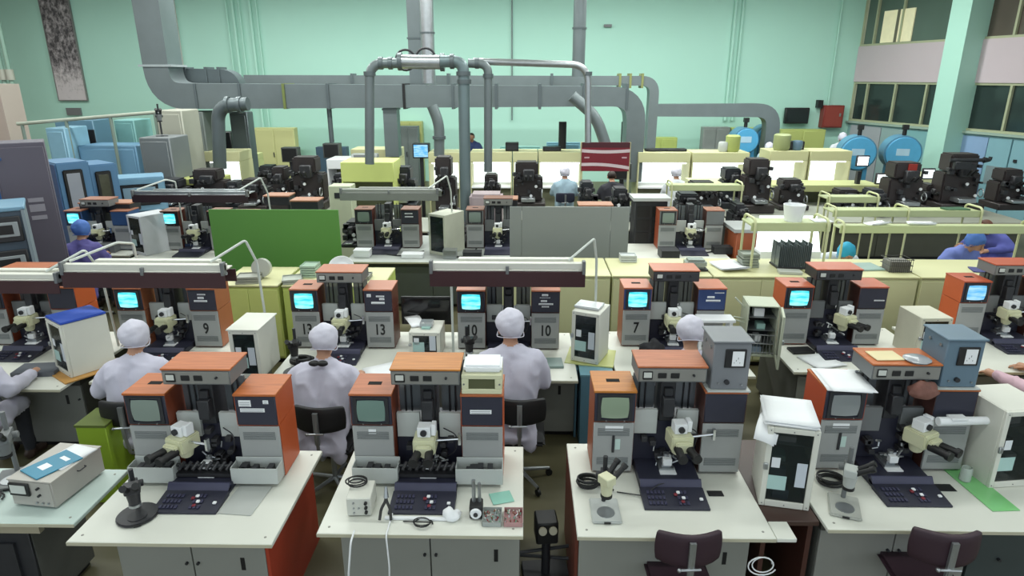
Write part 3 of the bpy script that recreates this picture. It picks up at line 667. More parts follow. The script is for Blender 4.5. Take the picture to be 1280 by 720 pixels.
sheets('papers draped over the screen tower of the front right machine', (2.16, 4.03, 1.379), -.1, .28, .34, 4, curl=.0)
plate('cream_folder', 'cream folder lying on the orange box of the front right machine', 'folder', 2.33, 2.52, 3.98, 4.13, 1.555, 1.562, M('#d6c9a0', .7), .05)
o = obj('glass_dish', MB().lathe([(.075, 0), (.085, .012), (.07, .02), (0.001, .02)], n=24), M('#9a9da2', .15, 0, .05)); o.location = (2.60, 3.99, 1.555); tag(o, 'round grey glass dish on the orange box beside the cream folder', 'dish')
o = obj('paper_roll', MB().cyl((-.2, 0, .03), (.2, 0, .03), .03, 16, .026).box(-.13, -.02, -.035, .03, .05, .065), PAPER, bv=.003); o.location = (2.93, 3.865, 1.15); o.rotation_euler = (0, 0, .05)
tag(o, 'white rolled paper laid along the front of the front right machine', 'paper roll')
o = obj('crumpled_bag', MB().ball((0, 0, .05), .1, .05, .06, 14, 9), M('#7a5248', .7, 0, .5, 14, .6)); o.location = (2.63, 3.895, 1.33)
for v in o.data.vertices: v.co *= 1+.35*noise.noise(v.co*22)
tag(o, 'crumpled brown plastic bag hanging below the orange box of the front right machine', 'bag')
# stereo microscopes
def stereo(label, loc, rz, body=CREAM, plate_c=LGREY, h=.30, yaw2=0., dark=False, round_=True, s=1., arms=DARK):
    t = thing('stereo_microscope', label, 'microscope', loc, rz); t.scale = (s, s, s)
    obj('base_plate', MB().prism([(-.09, 0), (.09, 0), (.09, .018), (-.09, .018)], -.12, .12) if not dark else Cy((0, 0, 0), (0, 0, .018), .12, 28), plate_c, t, bv=.006, seg=2)
    obj('stage_disc', Cy((0, -.03, .018), (0, -.03, .022), .055, 24), METAL if not dark else DARK, t)
    obj('switch', B(-.02, .02, -.125, -.12, .004, .016), BLACK, t)
    obj('pillar', Cy((0, .09, .018), (0, .09, h), .014, 12), arms, t)
    obj('focus_arm', B(-.025, .025, .02, .12, h*.52, h*.72).cyl((-.055, .085, h*.62), (.055, .085, h*.62), .022, 14), arms, t, bv=.004)
    T_ = Matrix.Translation((0, -.02, h*.62)) @ Matrix.Rotation(yaw2, 4, 'Z')
    m = MB(); m.T = T_; m.cyl((0, 0, -.07), (0, 0, .02), .032, 16, .042).box(-.045, .045, -.035, .04, .01, .065)
    hd = obj('microscope_body', m, body, t, bv=.005)
    m = MB(); m.T = T_; m.cyl((0, 0, -.085), (0, 0, -.068), .036, 16); obj('objective_ring', m, BLACK if not dark else METAL, hd)
    for sx in (-1, 1):
        m = MB(); m.T = T_; m.cyl((.024*sx, -.03, .045), (.032*sx, -.10, .10), .017, 12).cyl((.032*sx, -.10, .10), (.033*sx, -.12, .116), .021, 12)
        obj('eyepiece', m, BLACK, hd)
    return t
stereo('cream stereo microscope on a grey plate at left of the bench right of centre', (.52, 3.45, .752), .0, h=.34, yaw2=2.2)
stereo('white stereo microscope with heart shaped base beside the front right machine', (2.03, 3.52, .752), -.35, body=LGREY, plate_c=M('#a9aba4', .4), h=.38, yaw2=1.4, arms=GREYD)
stereo('small black microscope with round foot at left end of the front left bench', (-2.37, 3.36, .752), .5, body=DARK2, plate_c=DARK2, h=.28, dark=True, arms=DARK)
plate('acrylic_sheet', 'thin clear grey sheet lying right of the keyboard on the front left bench', 'sheet', -1.88, -1.66, 3.38, 3.68, .752, .756, M('#b3b6b2', .3, 0, .05), -.08)
stereo('old grey bench microscope at back of the far left bench', (-3.42, 3.72, .752), .4, body=GREYD, plate_c=GREYD, h=.42, s=1.1, arms=GREYD)
# far left bench: meter box, booklet
t = thing('meter_box', 'grey metal meter box with square dial on the far left bench', 'instrument', (-3.06, 3.43, .752), -.12)
obj('case', B(-.15, .15, 0, .42, .012, .19), M('#a39f99', .5, 0, .05), t, bv=.004)
obj('case_lid', B(-.154, .154, -.004, .424, .19, .198), M('#b1ada6', .5), t)
obj('front_plate', B(-.14, .14, -.004, 0, .02, .185), M('#aaa7a0', .5), t); mt = obj('meter', B(-.14, -.0, -.02, -.004, .09, .18), BLACK, t, bv=.005); obj('meter_dial', B(-.125, -.02, -.022, -.02, .11, .168), M('#c5c9c4', .3), mt)
for (x, z_) in ((.06, .15), (.06, .10)): obj('toggle_switch', Cy((x, -.004, z_), (x, -.022, z_), .008), DARK, t)
for x in (.03, .07, .11): obj('terminal', Cy((x, -.004, .045), (x, -.015, .045), .007), METAL, t)
obj('side_handle', Tu(bend([(.154, .2, .15), (.17, .2, .15), (.17, .26, .15), (.154, .26, .15)], .01), .004), DARK, t)
o = obj('booklet', B(-.1, .1, -.14, .14, 0, .008), M('#2f7f9c', .4, 0, .08, 5), bv=.002); o.location = (-3.03, 3.6, .952); o.rotation_euler = (0, 0, -.5); tag(o, 'blue booklet with a white label lying on the grey meter box', 'booklet')
obj('cover_label', B(-.04, .03, -.07, -.01, .008, .0085), PAPER, o); obj('cover_label', B(-.03, .05, .06, .09, .008, .0085), PAPER, o)
o = sheets('loose white sheets under the blue booklet on the grey meter box', (-2.98, 3.7, .951), -.3, .2, .26, 2, curl=0.)
def cable(label, pts, r, mat, name='cable', cat='cable', group=None, rr=.03):
    return tag(obj(name, Tu(bend(pts, rr, 5), r, 6), mat), label, cat, group)
def coil(label, c, R, r, mat, turns=3, seed=1, tail=None):
    rn = random.Random(seed); pts = []
    for i in range(turns*18):
        a = 2*PI*i/18; k = R*(1+.12*math.sin(a*.37+seed)); pts.append((c[0]+k*math.cos(a)+.1*R*math.sin(i*.2), c[1]+k*.8*math.sin(a), c[2]+r+.012*(i/18)))
    if tail: pts += [tail]
    return tag(obj('cable_coil', Tu(pts, r, 6), mat), label, 'cable')
coil('black cable loop hanging over the left edge of the far left bench', (-3.42, 3.5, .755), .09, .006, BLACK, 2, 3)
# front centre bench items
t = thing('power_supply', 'small white power supply box with black knobs on the front centre bench', 'instrument', (-1.0, 3.38, .752), .05)
obj('case', B(-.075, .075, 0, .19, .006, .13), WHITEC, t, bv=.005); obj('front_plate', B(-.07, .07, -.004, 0, .012, .125), M('#c4c5bd', .5), t)
for (x, z_) in ((.045, .10), (.045, .068), (.045, .036)): obj('terminal', Cy((x, -.004, z_), (x, -.02, z_), .010), BLACK, t)
for (x, z_) in ((-.03, .10), (-.03, .062), (0, .062), (-.03, .03)): obj('toggle', Cy((x, -.004, z_), (x, -.014, z_), .006), METAL, t)
coil('black cable coil on top of the white power supply box', (-1.04, 3.52, .886), .06, .005, BLACK, 3, 5)
t = thing('pliers', 'steel pliers with black grips standing beside the white power supply box', 'tool', (-.83, 3.36, .752))
obj('grips', Tu(bend([(-.035, -.03, .012), (-.028, .0, .07), (-.004, .02, .11), (0, .03, .14)], .02), .009).tube(bend([(.035, -.03, .012), (.028, .0, .07), (.004, .02, .11), (0, .03, .14)], .02), .009), M('#2c2c2a', .6), t)
obj('jaws', Cy((0, .03, .13), (0, .045, .2), .016, 10, .008), METAL, t)
coil('thin black wire ring lying before the keyboard on the front centre bench', (-.6, 3.31, .752), .055, .004, BLACK, 2, 2, (-.72, 3.33, .757))
plate('white_strip', 'white plastic strip lying before the keyboard on the front centre bench', 'strip', -.84, -.46, 3.345, 3.37, .752, .765, PAPER, -.02)
o = obj('tissue', MB().ball((0, 0, .025), .06, .05, .035, 14, 8), PAPER); o.location = (-.43, 3.37, .752); tag(o, 'crumpled white tissue at the corner of the front centre keyboard', 'tissue')
for v in o.data.vertices: v.co *= 1+.5*noise.noise(v.co*30+Vector((1, 2, 3)))
t = thing('spindle_motor', 'black spindle motor with a pale round face on the front centre bench', 'tool', (-.28, 3.36, .752))
obj('housing', B(-.04, .04, 0, .1, 0, .09), BLACK, t, bv=.008); obj('face_ring', MB().cyl((0, 0, .045), (0, -.012, .045), .036, 20, .032), PAPER, t); obj('hub', Cy((0, -.012, .045), (0, -.02, .045), .014), DARK, t)
obj('column', Cy((-.015, .06, .09), (-.015, .06, .24), .012).cyl((.02, .06, .09), (.02, .06, .22), .01), METAL, t)
for (x, lb, sd) in ((-.18, 'clear box of small metal parts next to the black spindle motor', 1), (-.05, 'clear box of pink and brown parts at the right end of the front centre bench', 2)):
    t = thing('parts_box', lb, 'box', (x, 3.37, .752)); w_, d_ = .058, .075; m = MB()
    m.box(-w_, w_, -d_, d_, 0, .003).box(-w_, -w_+.003, -d_, d_, .003, .03).box(w_-.003, w_, -d_, d_, .003, .03).box(-w_, w_, -d_, -d_+.003, .003, .03).box(-w_, w_, d_-.003, d_, .003, .03)
    obj('tub', m, M('#b78f8f', .2, alpha=.8) if sd == 2 else M('#a7adaa', .2, alpha=.8), t)
    rn = random.Random(sd); cols = [M('#8a2f36', .5), M('#c9c4bb', .5), M('#6a8f7a', .5), M('#7a4b34', .5), METAL]
    for ci, c_ in enumerate(cols):
        m = MB()
        for k in range(7):
            a, b = rn.uniform(-w_+.012, w_-.012), rn.uniform(-d_+.012, d_-.012); e = rn.uniform(-.012, .012)
            m.cyl((a, b, rn.uniform(.006, .02)), (a+e, b+.012, rn.uniform(.008, .026)), .004, 6)
        tag(obj('small_parts', m, c_, t), kind='stuff')
plate('teal_cloth', 'pale teal cloth beside the right tray of the front centre machine', 'cloth', -.2, -.06, 3.52, 3.64, .752, .757, M('#8fc4b4', .8), .3)
cable('white cable hanging from the left end of the front centre bench', [(-1.0, 3.25, .75), (-1.0, 3.16, .74), (-1.03, 3.15, .5), (-.98, 3.15, .3), (-1.0, 3.15, .02)], .006, PAPER)
cable('white cable hanging before the left door of the front centre bench', [(-.8, 3.4, .758), (-.8, 3.2, .757), (-.79, 3.19, .55), (-.8, 3.19, .35), (-.78, 3.19, .02)], .005, PAPER)
# bench right of centre
coil('tangle of black wires between the cream stereo microscope and the machine', (.44, 3.72, .752), .07, .008, BLACK, 5, 8, (.6, 3.66, .76))
plate('black_inset', 'small dark inset plate on the bench right of centre', 'plate', 1.21, 1.31, 3.62, 3.68, .751, .755, BLACK)
cable('thin wires crossing behind the keyboard on the bench right of centre', [(.62, 3.65, .757), (.78, 3.6, .765), (.9, 3.68, .80), (1.0, 3.7, .8)], .004, DARK)
coil('thin white cable looped below the right end of the bench right of centre', (1.42, 3.24, .55), .07, .004, PAPER, 2, 4)
def hang(o, c):   # stand the loop upright
    T0 = Matrix.Translation(c) @ Matrix.Rotation(PI/2, 4, 'X') @ Matrix.Translation(-Vector(c)); o.data.transform(T0)
hang([o for o in COL.objects if o.name.startswith('cable_coil')][-1], Vector((1.42, 3.20, .55)))
c7 = dry_cabinet('white glazed cabinet with papers on top beside the bench right of centre', (1.66, 3.55, .737), -.2, .30, .32, .56, glz=None)
sheets('thick curling sheaf of white papers on the glazed cabinet beside the bench right of centre', (1.69, 3.72, 1.30), -.25, .30, .36, 7, curl=.0)
sheets('white sheet sliding off the left of the paper sheaf on the glazed cabinet', (1.56, 3.66, 1.285), -.5, .12, .3, 2, curl=-.07)
c8 = dry_cabinet('white glazed cabinet standing at the right end of the front right bench', (3.24, 3.78, .752), .12, .34, .36, .56)
plate('green_glass', 'pale green glass sheet under the cabinet at the right end of the front right bench', 'sheet', 2.92, 3.1, 3.5, 4.1, .751, .757, M('#7fc47e', .2, 0, .1), 0.06)
o = obj('glass_jar', MB().lathe([(.03, 0), (.035, .005), (.035, .09), (.03, .1), (.027, .1), (.03, .01), (.001, .006)], n=20), M('#c9d2cc', .1, alpha=.5)); o.location = (2.97, 3.82, .758); tag(o, 'small glass jar standing on the pale green glass sheet', 'jar')
plate('black_inset', 'small black plate right of the keyboard on the front right bench', 'plate', 2.73, 2.85, 3.7, 3.78, .751, .755, BLACK)
coil('tangle of dark wires behind the white stereo microscope', (2.06, 3.78, .752), .08, .008, BLACK, 4, 6)
# front chairs and things on the floor
chair('plum swivel chair before the bench right of centre', (.95, 3.30, .02), .02).scale = (.9, .9, .96)
chair('plum swivel chair before the front right bench', (2.42, 3.33, .04), -.08).scale = (.90, 1, .96)
t = thing('foot_binocular', 'black double lens unit on a stand between the two centre benches', 'instrument', (.17, 3.75, 0), .1)
obj('stand_base', B(-.16, .16, -.12, .12, 0, .03), DARK, t, bv=.004); obj('stand_column', Cy((0, 0, .03), (0, 0, .30), .03), DARK, t)
obj('head', B(-.075, .075, -.06, .1, .30, .47), BLACK, t, bv=.01)
for x in (-.035, .035): obj('lens', Cy((x, -.06, .42), (x, -.085, .43), .028, 14), M('#a59f88', .3), t)
obj('side_arms', Tu([(-.2, .0, .2), (.2, .02, .22)], .012).tube([(-.2, .1, .1), (.22, .0, .12)], .012), DARK, t)
t = thing('lime_bin', 'lime green metal bin on the floor behind the far left bench', 'bin', (-3.41, 4.5, 0))
obj('body', B(-.12, .12, 0, .28, 0, .70), M('#8fae2e', .5, 0, .1), t, bv=.006); obj('lid', B(-.125, .125, -.005, .285, .70, .72), M('#5c6a2a', .6), t)
# ================================================================ SECOND ROW
desk('white bench at the far left edge of the second row', -5.3, -4.02, 5.05, 6.4, il=.3, ir=.02, body=M('#7a7c78', .5), doors=1, inset=.28)
desk('bench of machine number 9, partly hidden by the person with brown nape hair', -3.86, -2.72, 5.2, 6.5, il=.3, ir=.02, body=M('#7a7c78', .5), doors=1, inset=.36)
desk('white bench carrying the double 13 machine and a black microscope', -2.28, -1.02, 5.15, 6.45, inset=.42, il=.06, ir=.02, body=M('#83847e', .5), doors=2)
desk('bluish white bench with blue right side carrying machine number 10', -.98, .50, 5.30, 6.45, inset=.30, il=.06, ir=.0, sideR=BLUSIDE, body=M('#83847e', .5), doors=2)
desk('white bench with dark green body carrying machine number 7', .86, 2.12, 5.42, 6.5, inset=.28, il=-.0, ir=.04, body=DKBODY, sideL=BLUSIDE, doors=2)
desk('white bench second from the right in the second row under a lit cyan screen', 2.50, 3.92, 5.52, 6.65, il=.1, ir=.05, body=M('#77786f', .5), doors=2)
desk('white bench at the right edge before the person in a yellow vest', 4.02, 5.6, 5.55, 6.7, il=.1, ir=.05, body=M('#77786f', .5), doors=2)
t = thing('filing_cabinet', 'steel blue low cabinet between the benches of machines 10 and 7', 'cabinet', (.68, 5.45, 0))
obj('body', B(-.14, .15, 0, .8, 0, .72), BLUSIDE, t, bv=.004); obj('lock', Cy((.04, 0, .45), (.04, -.01, .45), .01), BLACK, t); obj('top_board', B(-.15, .16, -.01, .82, .72, .74), M('#6c95a2', .45), t)
machine('bonding machine at left edge of the second row, grey fascias and rust top', -4.9, 6.0, top=RUST, scr=SCR_OFF, stg='dark')
machine('bonding machine numbered 9 with lit cyan screen under the long left lamp', -3.5, 5.98, scr=SCR_ON, numR='9', top=RUST, labelsR=((.1, .56, .08, .012), (.1, .52, .06, .022), (.06, .49, .13, .018)), side=M('#a2603e', .5))
machine('bonding machine with 13 on both towers and a lit cyan screen', -1.77, 5.98, scr=SCR_ON, numL='13', numR='13', top=M('#b06a4c', .4, 0, .1, name='dull_copper_top'), labelsR=((.03, .55, .04, .03), (.12, .55, .08, .015), (.15, .52, .05, .02), (.07, .48, .13, .022)), side=BROWN)
machine('bonding machine numbered 10 with lit screen under the centre lamp', -.14, 5.98, scr=SCR_ON, numL='10', numR='10', top=M('#b06a4c', .4, 0, .1), labelsR=((.1, .57, .06, .02), (.08, .55, .1, .006), (.09, .51, .06, .018), (.07, .48, .14, .016), (.1, .455, .07, .012)), side=BROWN, hx=.0)
machine('bonding machine numbered 7 with lit cyan screen right of the glazed cabinet', 1.49, 6.08, scr=SCR_ON, numL='7', top=M('#b8694a', .4, 0, .1), side=M('#955840', .5), labelsR=((.16, .575, .09, .008), (.09, .525, .07, .02), (.08, .49, .14, .018)), low=True, boxcol=DARK, upper=M('#2c3f6c', .45) )
machine('bonding machine with bright cyan screen and orange sides second from right in the second row', 3.09, 6.15, scr=SCR_ON, top=M('#b25a3e', .4, 0, .1), side=M('#b8562e', .5, 0, .1), labelsR=((.15, .48, .1, .012),), low=True, boxcol=DARK, hx=.12, hyaw=.4, stg='dark')
machine('bonding machine with pale blue screen at right edge of the second row', 4.95, 6.35, scr=SCR_BLUE, top=M('#b25438', .4, 0, .1), side=M('#b8562e', .5), stg='dark')
# glazed cabinets of the second row
def cab_at(label, px, py, rz, w, d, h, z=.752, **k):
    p = at(px, py, z); return dry_cabinet(label, (p.x, p.y, z), rz, w, d, h, **k), p
c, p = cab_at('white glazed cabinet with a blue cloth lid left of machine number 9', 83, 466, -.62, .32, .36, .50, z=.768)
o = obj('blue_cloth', B(-.17, .17, -.19, .19, 0, .02), M('#2c4fae', .7, 0, .15, 8, .4), bv=.008, seg=2); o.location = (p.x+.10, p.y+.14, .768+.504); o.rotation_euler = (0, 0, -.62); tag(o, 'folded bright blue cloth on the cabinet left of machine number 9', 'cloth')
o = obj('wooden_board', B(-.22, .22, -.26, .26, 0, .015), M('#b98a4a', .5, 0, .15, 5), bv=.003); o.location = (p.x+.10, p.y+.13, .751); o.rotation_euler = (0, 0, -.62); tag(o, 'tan wooden board under the cabinet left of machine number 9', 'board')
cab_at('white glazed cabinet between machines number 9 and 13', 312, 472, -.02, .26, .40, .46, lid=WHITEC)
c, p3 = cab_at('low white cabinet with clear top pieces right of machine number 13', 532, 446, -.02, .30, .32, .26)
o = obj('clear_tray', MB().lathe([(.07, 0), (.09, .01), (.085, .045), (.08, .045), (.082, .012), (.001, .008)], n=4), M('#b9bdbf', .2, alpha=.75)); o.location = (p3.x-.0, p3.y+.16, .752+.262); o.rotation_euler = (0, 0, .8); tag(o, 'clear plastic tray on the low white cabinet', 'tray')
sheets('papers hanging over the left of the low white cabinet', (p3.x-.13, p3.y+.26, 1.02), .4, .14, .3, 2, curl=.0)
c, p4 = cab_at('white glazed cabinet on a yellow tray left of machine number 7', 731, 452, -.42, .27, .30, .50, z=.762)
plate('yellow_tray', 'pale yellow board under the cabinet left of machine number 7', 'board', p4.x-.16, p4.x+.30, p4.y-.06, p4.y+.34, .741, .756, M('#c9cd86', .5), -.2)
plate('clear_dish', 'clear flat tray on top of the cabinet left of machine number 7', 'tray', p4.x-.08, p4.x+.16, p4.y+.06, p4.y+.24, 1.266, 1.29, M('#c5c8cc', .2), -.42)
c, p5 = cab_at('grey green storage cabinet with opened wire racks right of machine number 7', 948, 446, -.12, .29, .30, .52, mat=M('#b2b8a4', .5), cards=False)
for ch in c.children:
    if ch.name.startswith('door_frame'):
        ch.location = (.145, 0, 0); ch.data.transform(Matrix.Translation((-.145, 0, 0)))
        for q in ch.children: q.data.transform(Matrix.Translation((-.145, 0, 0)))
        ch.rotation_euler = (0, 0, 1.4)
wr = MB()
for k in range(9): wr.cyl((-.12+.03*k, -.01, .03), (-.12+.03*k, -.01, .24), .003, 6)
for k in range(3): wr.cyl((-.13, -.01, .05+.09*k), (.13, -.01, .05+.09*k), .004, 6)
obj('wire_rack', wr, METAL, c)
cab_at('white cabinet right of the bright cyan screen in the second row', 1160, 448, .05, .30, .34, .42, mat=M('#c6c4b2', .5))
plate('writing_tray', 'dark keyboard tray before the machine at left edge of the second row', 'tray', -4.62, -4.25, 5.28, 5.5, .751, .80, M('#5a5e66', .4), .12)
t = thing('black_monitor', 'black flat monitor leaning behind the low white cabinet', 'monitor', (at(530, 440, .75).x, 6.25, .751))
obj('casing', B(-.27, .25, 0, .03, .16, .46), BLACK, t, bv=.006); obj('glass_face', B(-.25, .23, -.003, 0, .18, .44), M('#101114', .1), t); obj('stand', B(-.02, .02, 0, .06, 0, .2).box(-.1, .1, -.05, .12, 0, .012), BLACK, t)
# hood lamps over the second row
hood_lamp('long maroon fronted hood lamp over machine number 9', -4.20, -2.70, 5.6, 1.5, 1.74, (True, True), lit=False)
hood_lamp('maroon fronted hood lamp cut by the left edge of the frame', -5.5, -4.24, 5.6, 1.44, 1.64, (False, True))
l10 = hood_lamp('maroon fronted hood lamp over machine number 10', -.84, .56, 5.6, 1.53, 1.77, (False, True))
obj('stand_pole', Cy((-.54, .3, .75), (-.54, .3, 1.53), .012), M('#c4cac4', .4), l10)
# second row people and chairs
GB = M('#4a6fb4', .8, 0, .08, 12, .3, name='blue_cap_cloth'); PC = M('#5a5490', .85, 0, .08, 9, .3, name='purple_coat_cloth')
person('person', 'person in white gown and cap seated before machine number 9, brown hair at nape', (-3.24, 4.87, .0), .10, cap=CAPC, hair=M('#6a4a38', .6, 0, .2, 60, .4), lean=.12, arms='wide')
p2 = person('person', 'person in white gown with black hair below the cap, seated before machine 13', (-1.65, 4.78, .0), .0, cap=CAPC, lean=.20, arms='wide', head_tilt=.45)
obj('hair_knot', MB().ball((-.035, .02, 1.13), .045, .03, .025, 12, 8).ball((.035, .02, 1.13), .045, .03, .025, 12, 8), BLACK, p2)
person('person', 'person in white gown and cap leaning close to machine number 10', (-.10, 4.88, .06), .0, cap=CAPC, lean=.10, arms='bench', s=1.04)
person('person', 'person in white gown and cap bent low before machine number 7', (1.40, 4.95, .03), -.08, cap=CAPC, lean=.14, arms='reach', head_tilt=.5)
person('person', 'person in white gown at the left edge, arm on bench', (-4.62, 4.72, .0), .0, cap=CAPC, lean=.25, arms='reach', head_tilt=.5)
pv = person('person', 'person in yellow vest with pink sleeves at the right edge of the frame', (4.62, 4.95, .0), .35, sleeves=M('#c9a8b4', .8, 0, .1, 9, .3, name='pink_sleeve_cloth'), coat=M('#b98f1c', .8, 0, .1, 9, .3, name='yellow_vest_cloth'), hair=HAIR, lean=.0, arms='reach')
for mc_, x_, w_ in ((-.625, -.39, .05), (.975, -.42, .12), (2.51, -.42, .11)):
    for o_ in [q for q in COL.objects if q.name.startswith('bonding_machine') and abs(q.location.x-mc_) < .01]:
        pl_ = obj('name_plate', B(x_, x_+w_, -.0065, -.0045, .335, .368), PAPER, o_)
        if mc_ > 0: obj('taped_tool', B(x_+.05, x_+.066, -.012, -.0045, .17, .30), DARK, o_); obj('paper_label', B(x_+.07, x_+.105, -.007, -.0045, .19, .27), M('#b9cfc8', .7), o_)
ch2 = chair('black backed swivel chair under the person before machine 13', (-1.60, 4.80, -.04), -.05, back=BLACK)
chair('black backed swivel chair under the person at machine number 10', (-.02, 4.88, -.0), .0, back=BLACK)
chair('dark swivel chair under the person before machine number 9', (-3.22, 4.87, -.04), .1, back=BLACK)
chair('swivel chair with dark seat hidden behind the amber topped front machine', (1.42, 4.93, -.04), .0, back=BLACK)
coil('dark tangle of cables on the bench left of the person at machine 13', (-2.08, 5.6, .752), .09, .018, BLACK, 4, 9)
stereo('black bench microscope left of the person before machine 13', (-2.07, 5.42, .752), .2, body=BLACK, plate_c=DARK, h=.40, dark=True)
stereo('black bench microscope left of the person at machine number 10', (-.50, 5.6, .752), .3, body=BLACK, plate_c=DARK, h=.36, dark=True)
o = obj('black_cloth', MB().ball((0, 0, .09), .13, .1, .13, 16, 10), M('#1c1c20', .85, 0, .3, 12, .5)); o.location = (1.22, 5.68, .752)
for v in o.data.vertices: v.co *= 1+.3*noise.noise(v.co*14)
tag(o, 'crumpled black cloth on the bench under the number 7', 'cloth')
plate('keypad', 'grey green keypad at the right end of the bench of machine number 10', 'keypad', .22, .38, 5.55, 5.75, .751, .775, M('#7f928e', .5), .05)
plate('keypad', 'pale grey green keypad beside the person before machine number 9', 'keypad', -3.12, -2.86, 5.5, 5.72, .751, .79, M('#9aa694', .5), -.1)
sheets('loose papers on the bench of machine 13 behind the amber topped box', (-1.27, 5.42, .751), .5, .3, .3, 4, curl=.03)
sheets('loose papers in front of the cream window box on the bench of machine number 10', (-.66, 5.42, .751), -.4, .22, .3, 3, curl=.02)
t = thing('white_tray_rack', 'white tray rack with wire brackets right of the person before machine number 7', 'rack', (1.88, 5.92, .751))
obj('tray', B(-.19, .16, -.05, .12, .34, .37), PAPER, t, bv=.004); obj('upright', B(-.17, -.14, -.03, .1, 0, .34).box(.11, .14, -.03, .1, 0, .34), PAPER, t)
obj('wire_bracket', Tu(bend([(.16, 0, .36), (.3, .05, .30), (.33, .1, .4), (.18, .1, .55)], .02), .008).tube([(.16, .03, .38), (.33, .08, .33)], .007), M('#b9bfae', .4), t)
sheets('white sheets on the bench before the bright cyan screen', (2.85, 5.75, .751), .3, .3, .3, 3, curl=.01)
plate('black_pad', 'small black pad below the bright cyan screen', 'pad', 2.64, 2.86, 5.92, 6.06, .751, .775, BLACK, .1)
# ================================================================ YELLOW CABINETS BEHIND THE SECOND ROW
def ycab(label, x0, x1, y0, y1, z1, mat=YEL, top=None, seam=True):
    cx = (x0+x1)/2; w_ = (x1-x0)/2
    t = thing('yellow_cabinet', label, 'cabinet', (cx, y0, 0))
    obj('body', B(-w_, w_, .02, y1-y0, .06, z1-.02), mat, t, bv=.008, seg=2)
    obj('top_plate', B(-w_-.004, w_+.004, 0, y1-y0, z1-.02, z1), top or YEL2, t, bv=.006, seg=2)
    obj('plinth', B(-w_+.03, w_-.03, .06, y1-y0-.03, 0, .06), BLACK, t)
    for k in range(2):
        a, b = (-w_+.012, -.004) if k == 0 else (.004, w_-.012)
        dr = obj('door', B(a, b, .008, .02, .09, z1-.05), mat, t, bv=.003)
        obj('door_handle', B((b-.05) if k == 0 else (a+.03), (b-.03) if k == 0 else (a+.05), -.006, .008, z1*.5, z1*.5+.12), METAL, dr)
    return t
YB0, YB1 = 7.25, 8.05
xs = [aty(p, 345, YB0).x for p in (618, 765, 892, 1015, 1152, 1290)]
names = ['behind machine number 10 with grey lamp tubes before it', 'behind machine number 7', 'right of machine number 7 under white cloth and stacked trays', 'behind the machine with the bright cyan screen', 'at the right edge of the frame under the dark wire basket']
for i in range(5): ycab('pale yellow cabinet '+names[i], xs[i]+.012, xs[i+1]-.012, YB0, YB1, 1.14)
ycab('lime yellow cabinet right of machine number 9 with a round clear dish on top', aty(270, 360, YB0).x, aty(347, 360, YB0).x, YB0, YB1, 1.0, mat=LIME)
ycab('lime yellow cabinet behind the machine marked 13 with grey trays on top', aty(352, 360, YB0).x, aty(478, 360, YB0).x, YB0, YB1, 1.0, mat=M('#bfcf6e', .5, 0, .08, 3))
def traystack(label, px, py, n, w_, d_, z0, mat, cat='trays', rz=0., th=.03, Y=None):
    p = at(px, py, z0); t = thing('tray_stack', label, cat, (p.x, p.y, z0+.002), rz); rn = random.Random(label)
    for k in range(n):
        m = MB(); e = rn.uniform(-.008, .008); z = k*th
        m.box(-w_/2+e, w_/2+e, -d_/2, d_/2, z, z+th*.35).box(-w_/2+e, w_/2+e, -d_/2, -d_/2+.006, z+th*.35, z+th*.8).box(-w_/2+e, w_/2+e, d_/2-.006, d_/2, z+th*.35, z+th*.8)
        m.box(-w_/2+e, -w_/2+e+.006, -d_/2+.006, d_/2-.006, z+th*.35, z+th*.8).box(w_/2+e-.006, w_/2+e, -d_/2+.006, d_/2-.006, z+th*.35, z+th*.8)
        obj('tray', m, mat, t)
    return t
traystack('stack of pale green trays on the lime cabinet behind machine 13', 389, 344, 5, .19, .22, 1.0, M('#9fb5a4', .4, 0, .1))
traystack('grey trays left of the pale green stack behind machine 13', 366, 352, 2, .22, .24, 1.0, M('#a4a9a0', .4, 0, .1), rz=.3)
traystack('grey trays under the round dish on the lime cabinet', 312, 352, 3, .26, .22, 1.0, M('#96988f', .4, 0, .15), rz=.15)
o = obj('round_dish', MB().cyl((0, -.02, .13), (0, .05, .12), .115, 24), M('#b4b6ae', .3, 0, .1)); p = at(322, 352, 1.0); o.location = (p.x, p.y+.15, 1.0); tag(o, 'round pale dish standing on edge on the lime cabinet', 'dish')
o = obj('white_bowl', MB().lathe([(.05, 0), (.12, .05), (.15, .12), (.145, .12), (.11, .05), (.001, .02)], n=24), PAPER); p = at(428, 345, 1.0); o.location = (p.x, p.y, 1.06); o.rotation_euler = (.7, .2, 0); tag(o, 'white bowl tipped on its side behind the machine marked 13', 'bowl')
traystack('small grey trays right of the tipped white bowl', 455, 348, 2, .18, .2, 1.0, M('#7f817a', .5, 0, .2))
traystack('stack of three white trays behind machine number 7', 784, 326, 3, .2, .16, 1.14, M('#c3c8c6', .4, 0, .1))
t = thing('foil_box', 'grey foil covered box on a dark base behind machine number 7', 'box', (at(863, 330, 1.14).x, 7.55, 1.142))
obj('base_slab', B(-.14, .13, -.1, .1, 0, .02), DARK, t); o = obj('foil_cover', B(-.13, .12, -.09, .1, .02, .13), M('#98a09a', .35, .3, .25, 9, .5), t, bv=.03, seg=2)
sheets('crumpled white cloth sheets on the yellow cabinet right of machine number 7', (at(905, 328, 1.14).x, 7.62, 1.144), .2, .32, .4, 5, curl=.03, cat='cloth')
traystack('stack of five grey trays beside the cassette rack', 934, 332, 5, .2, .22, 1.14, M('#8d9488', .4, 0, .2), th=.035)
t = thing('slide_rack', 'tall rack of many thin glass slides on the yellow cabinets', 'rack', (at(969, 320, 1.14).x, 7.7, 1.142))
obj('rack_base', B(-.2, .22, -.14, .14, 0, .02), DARK, t)
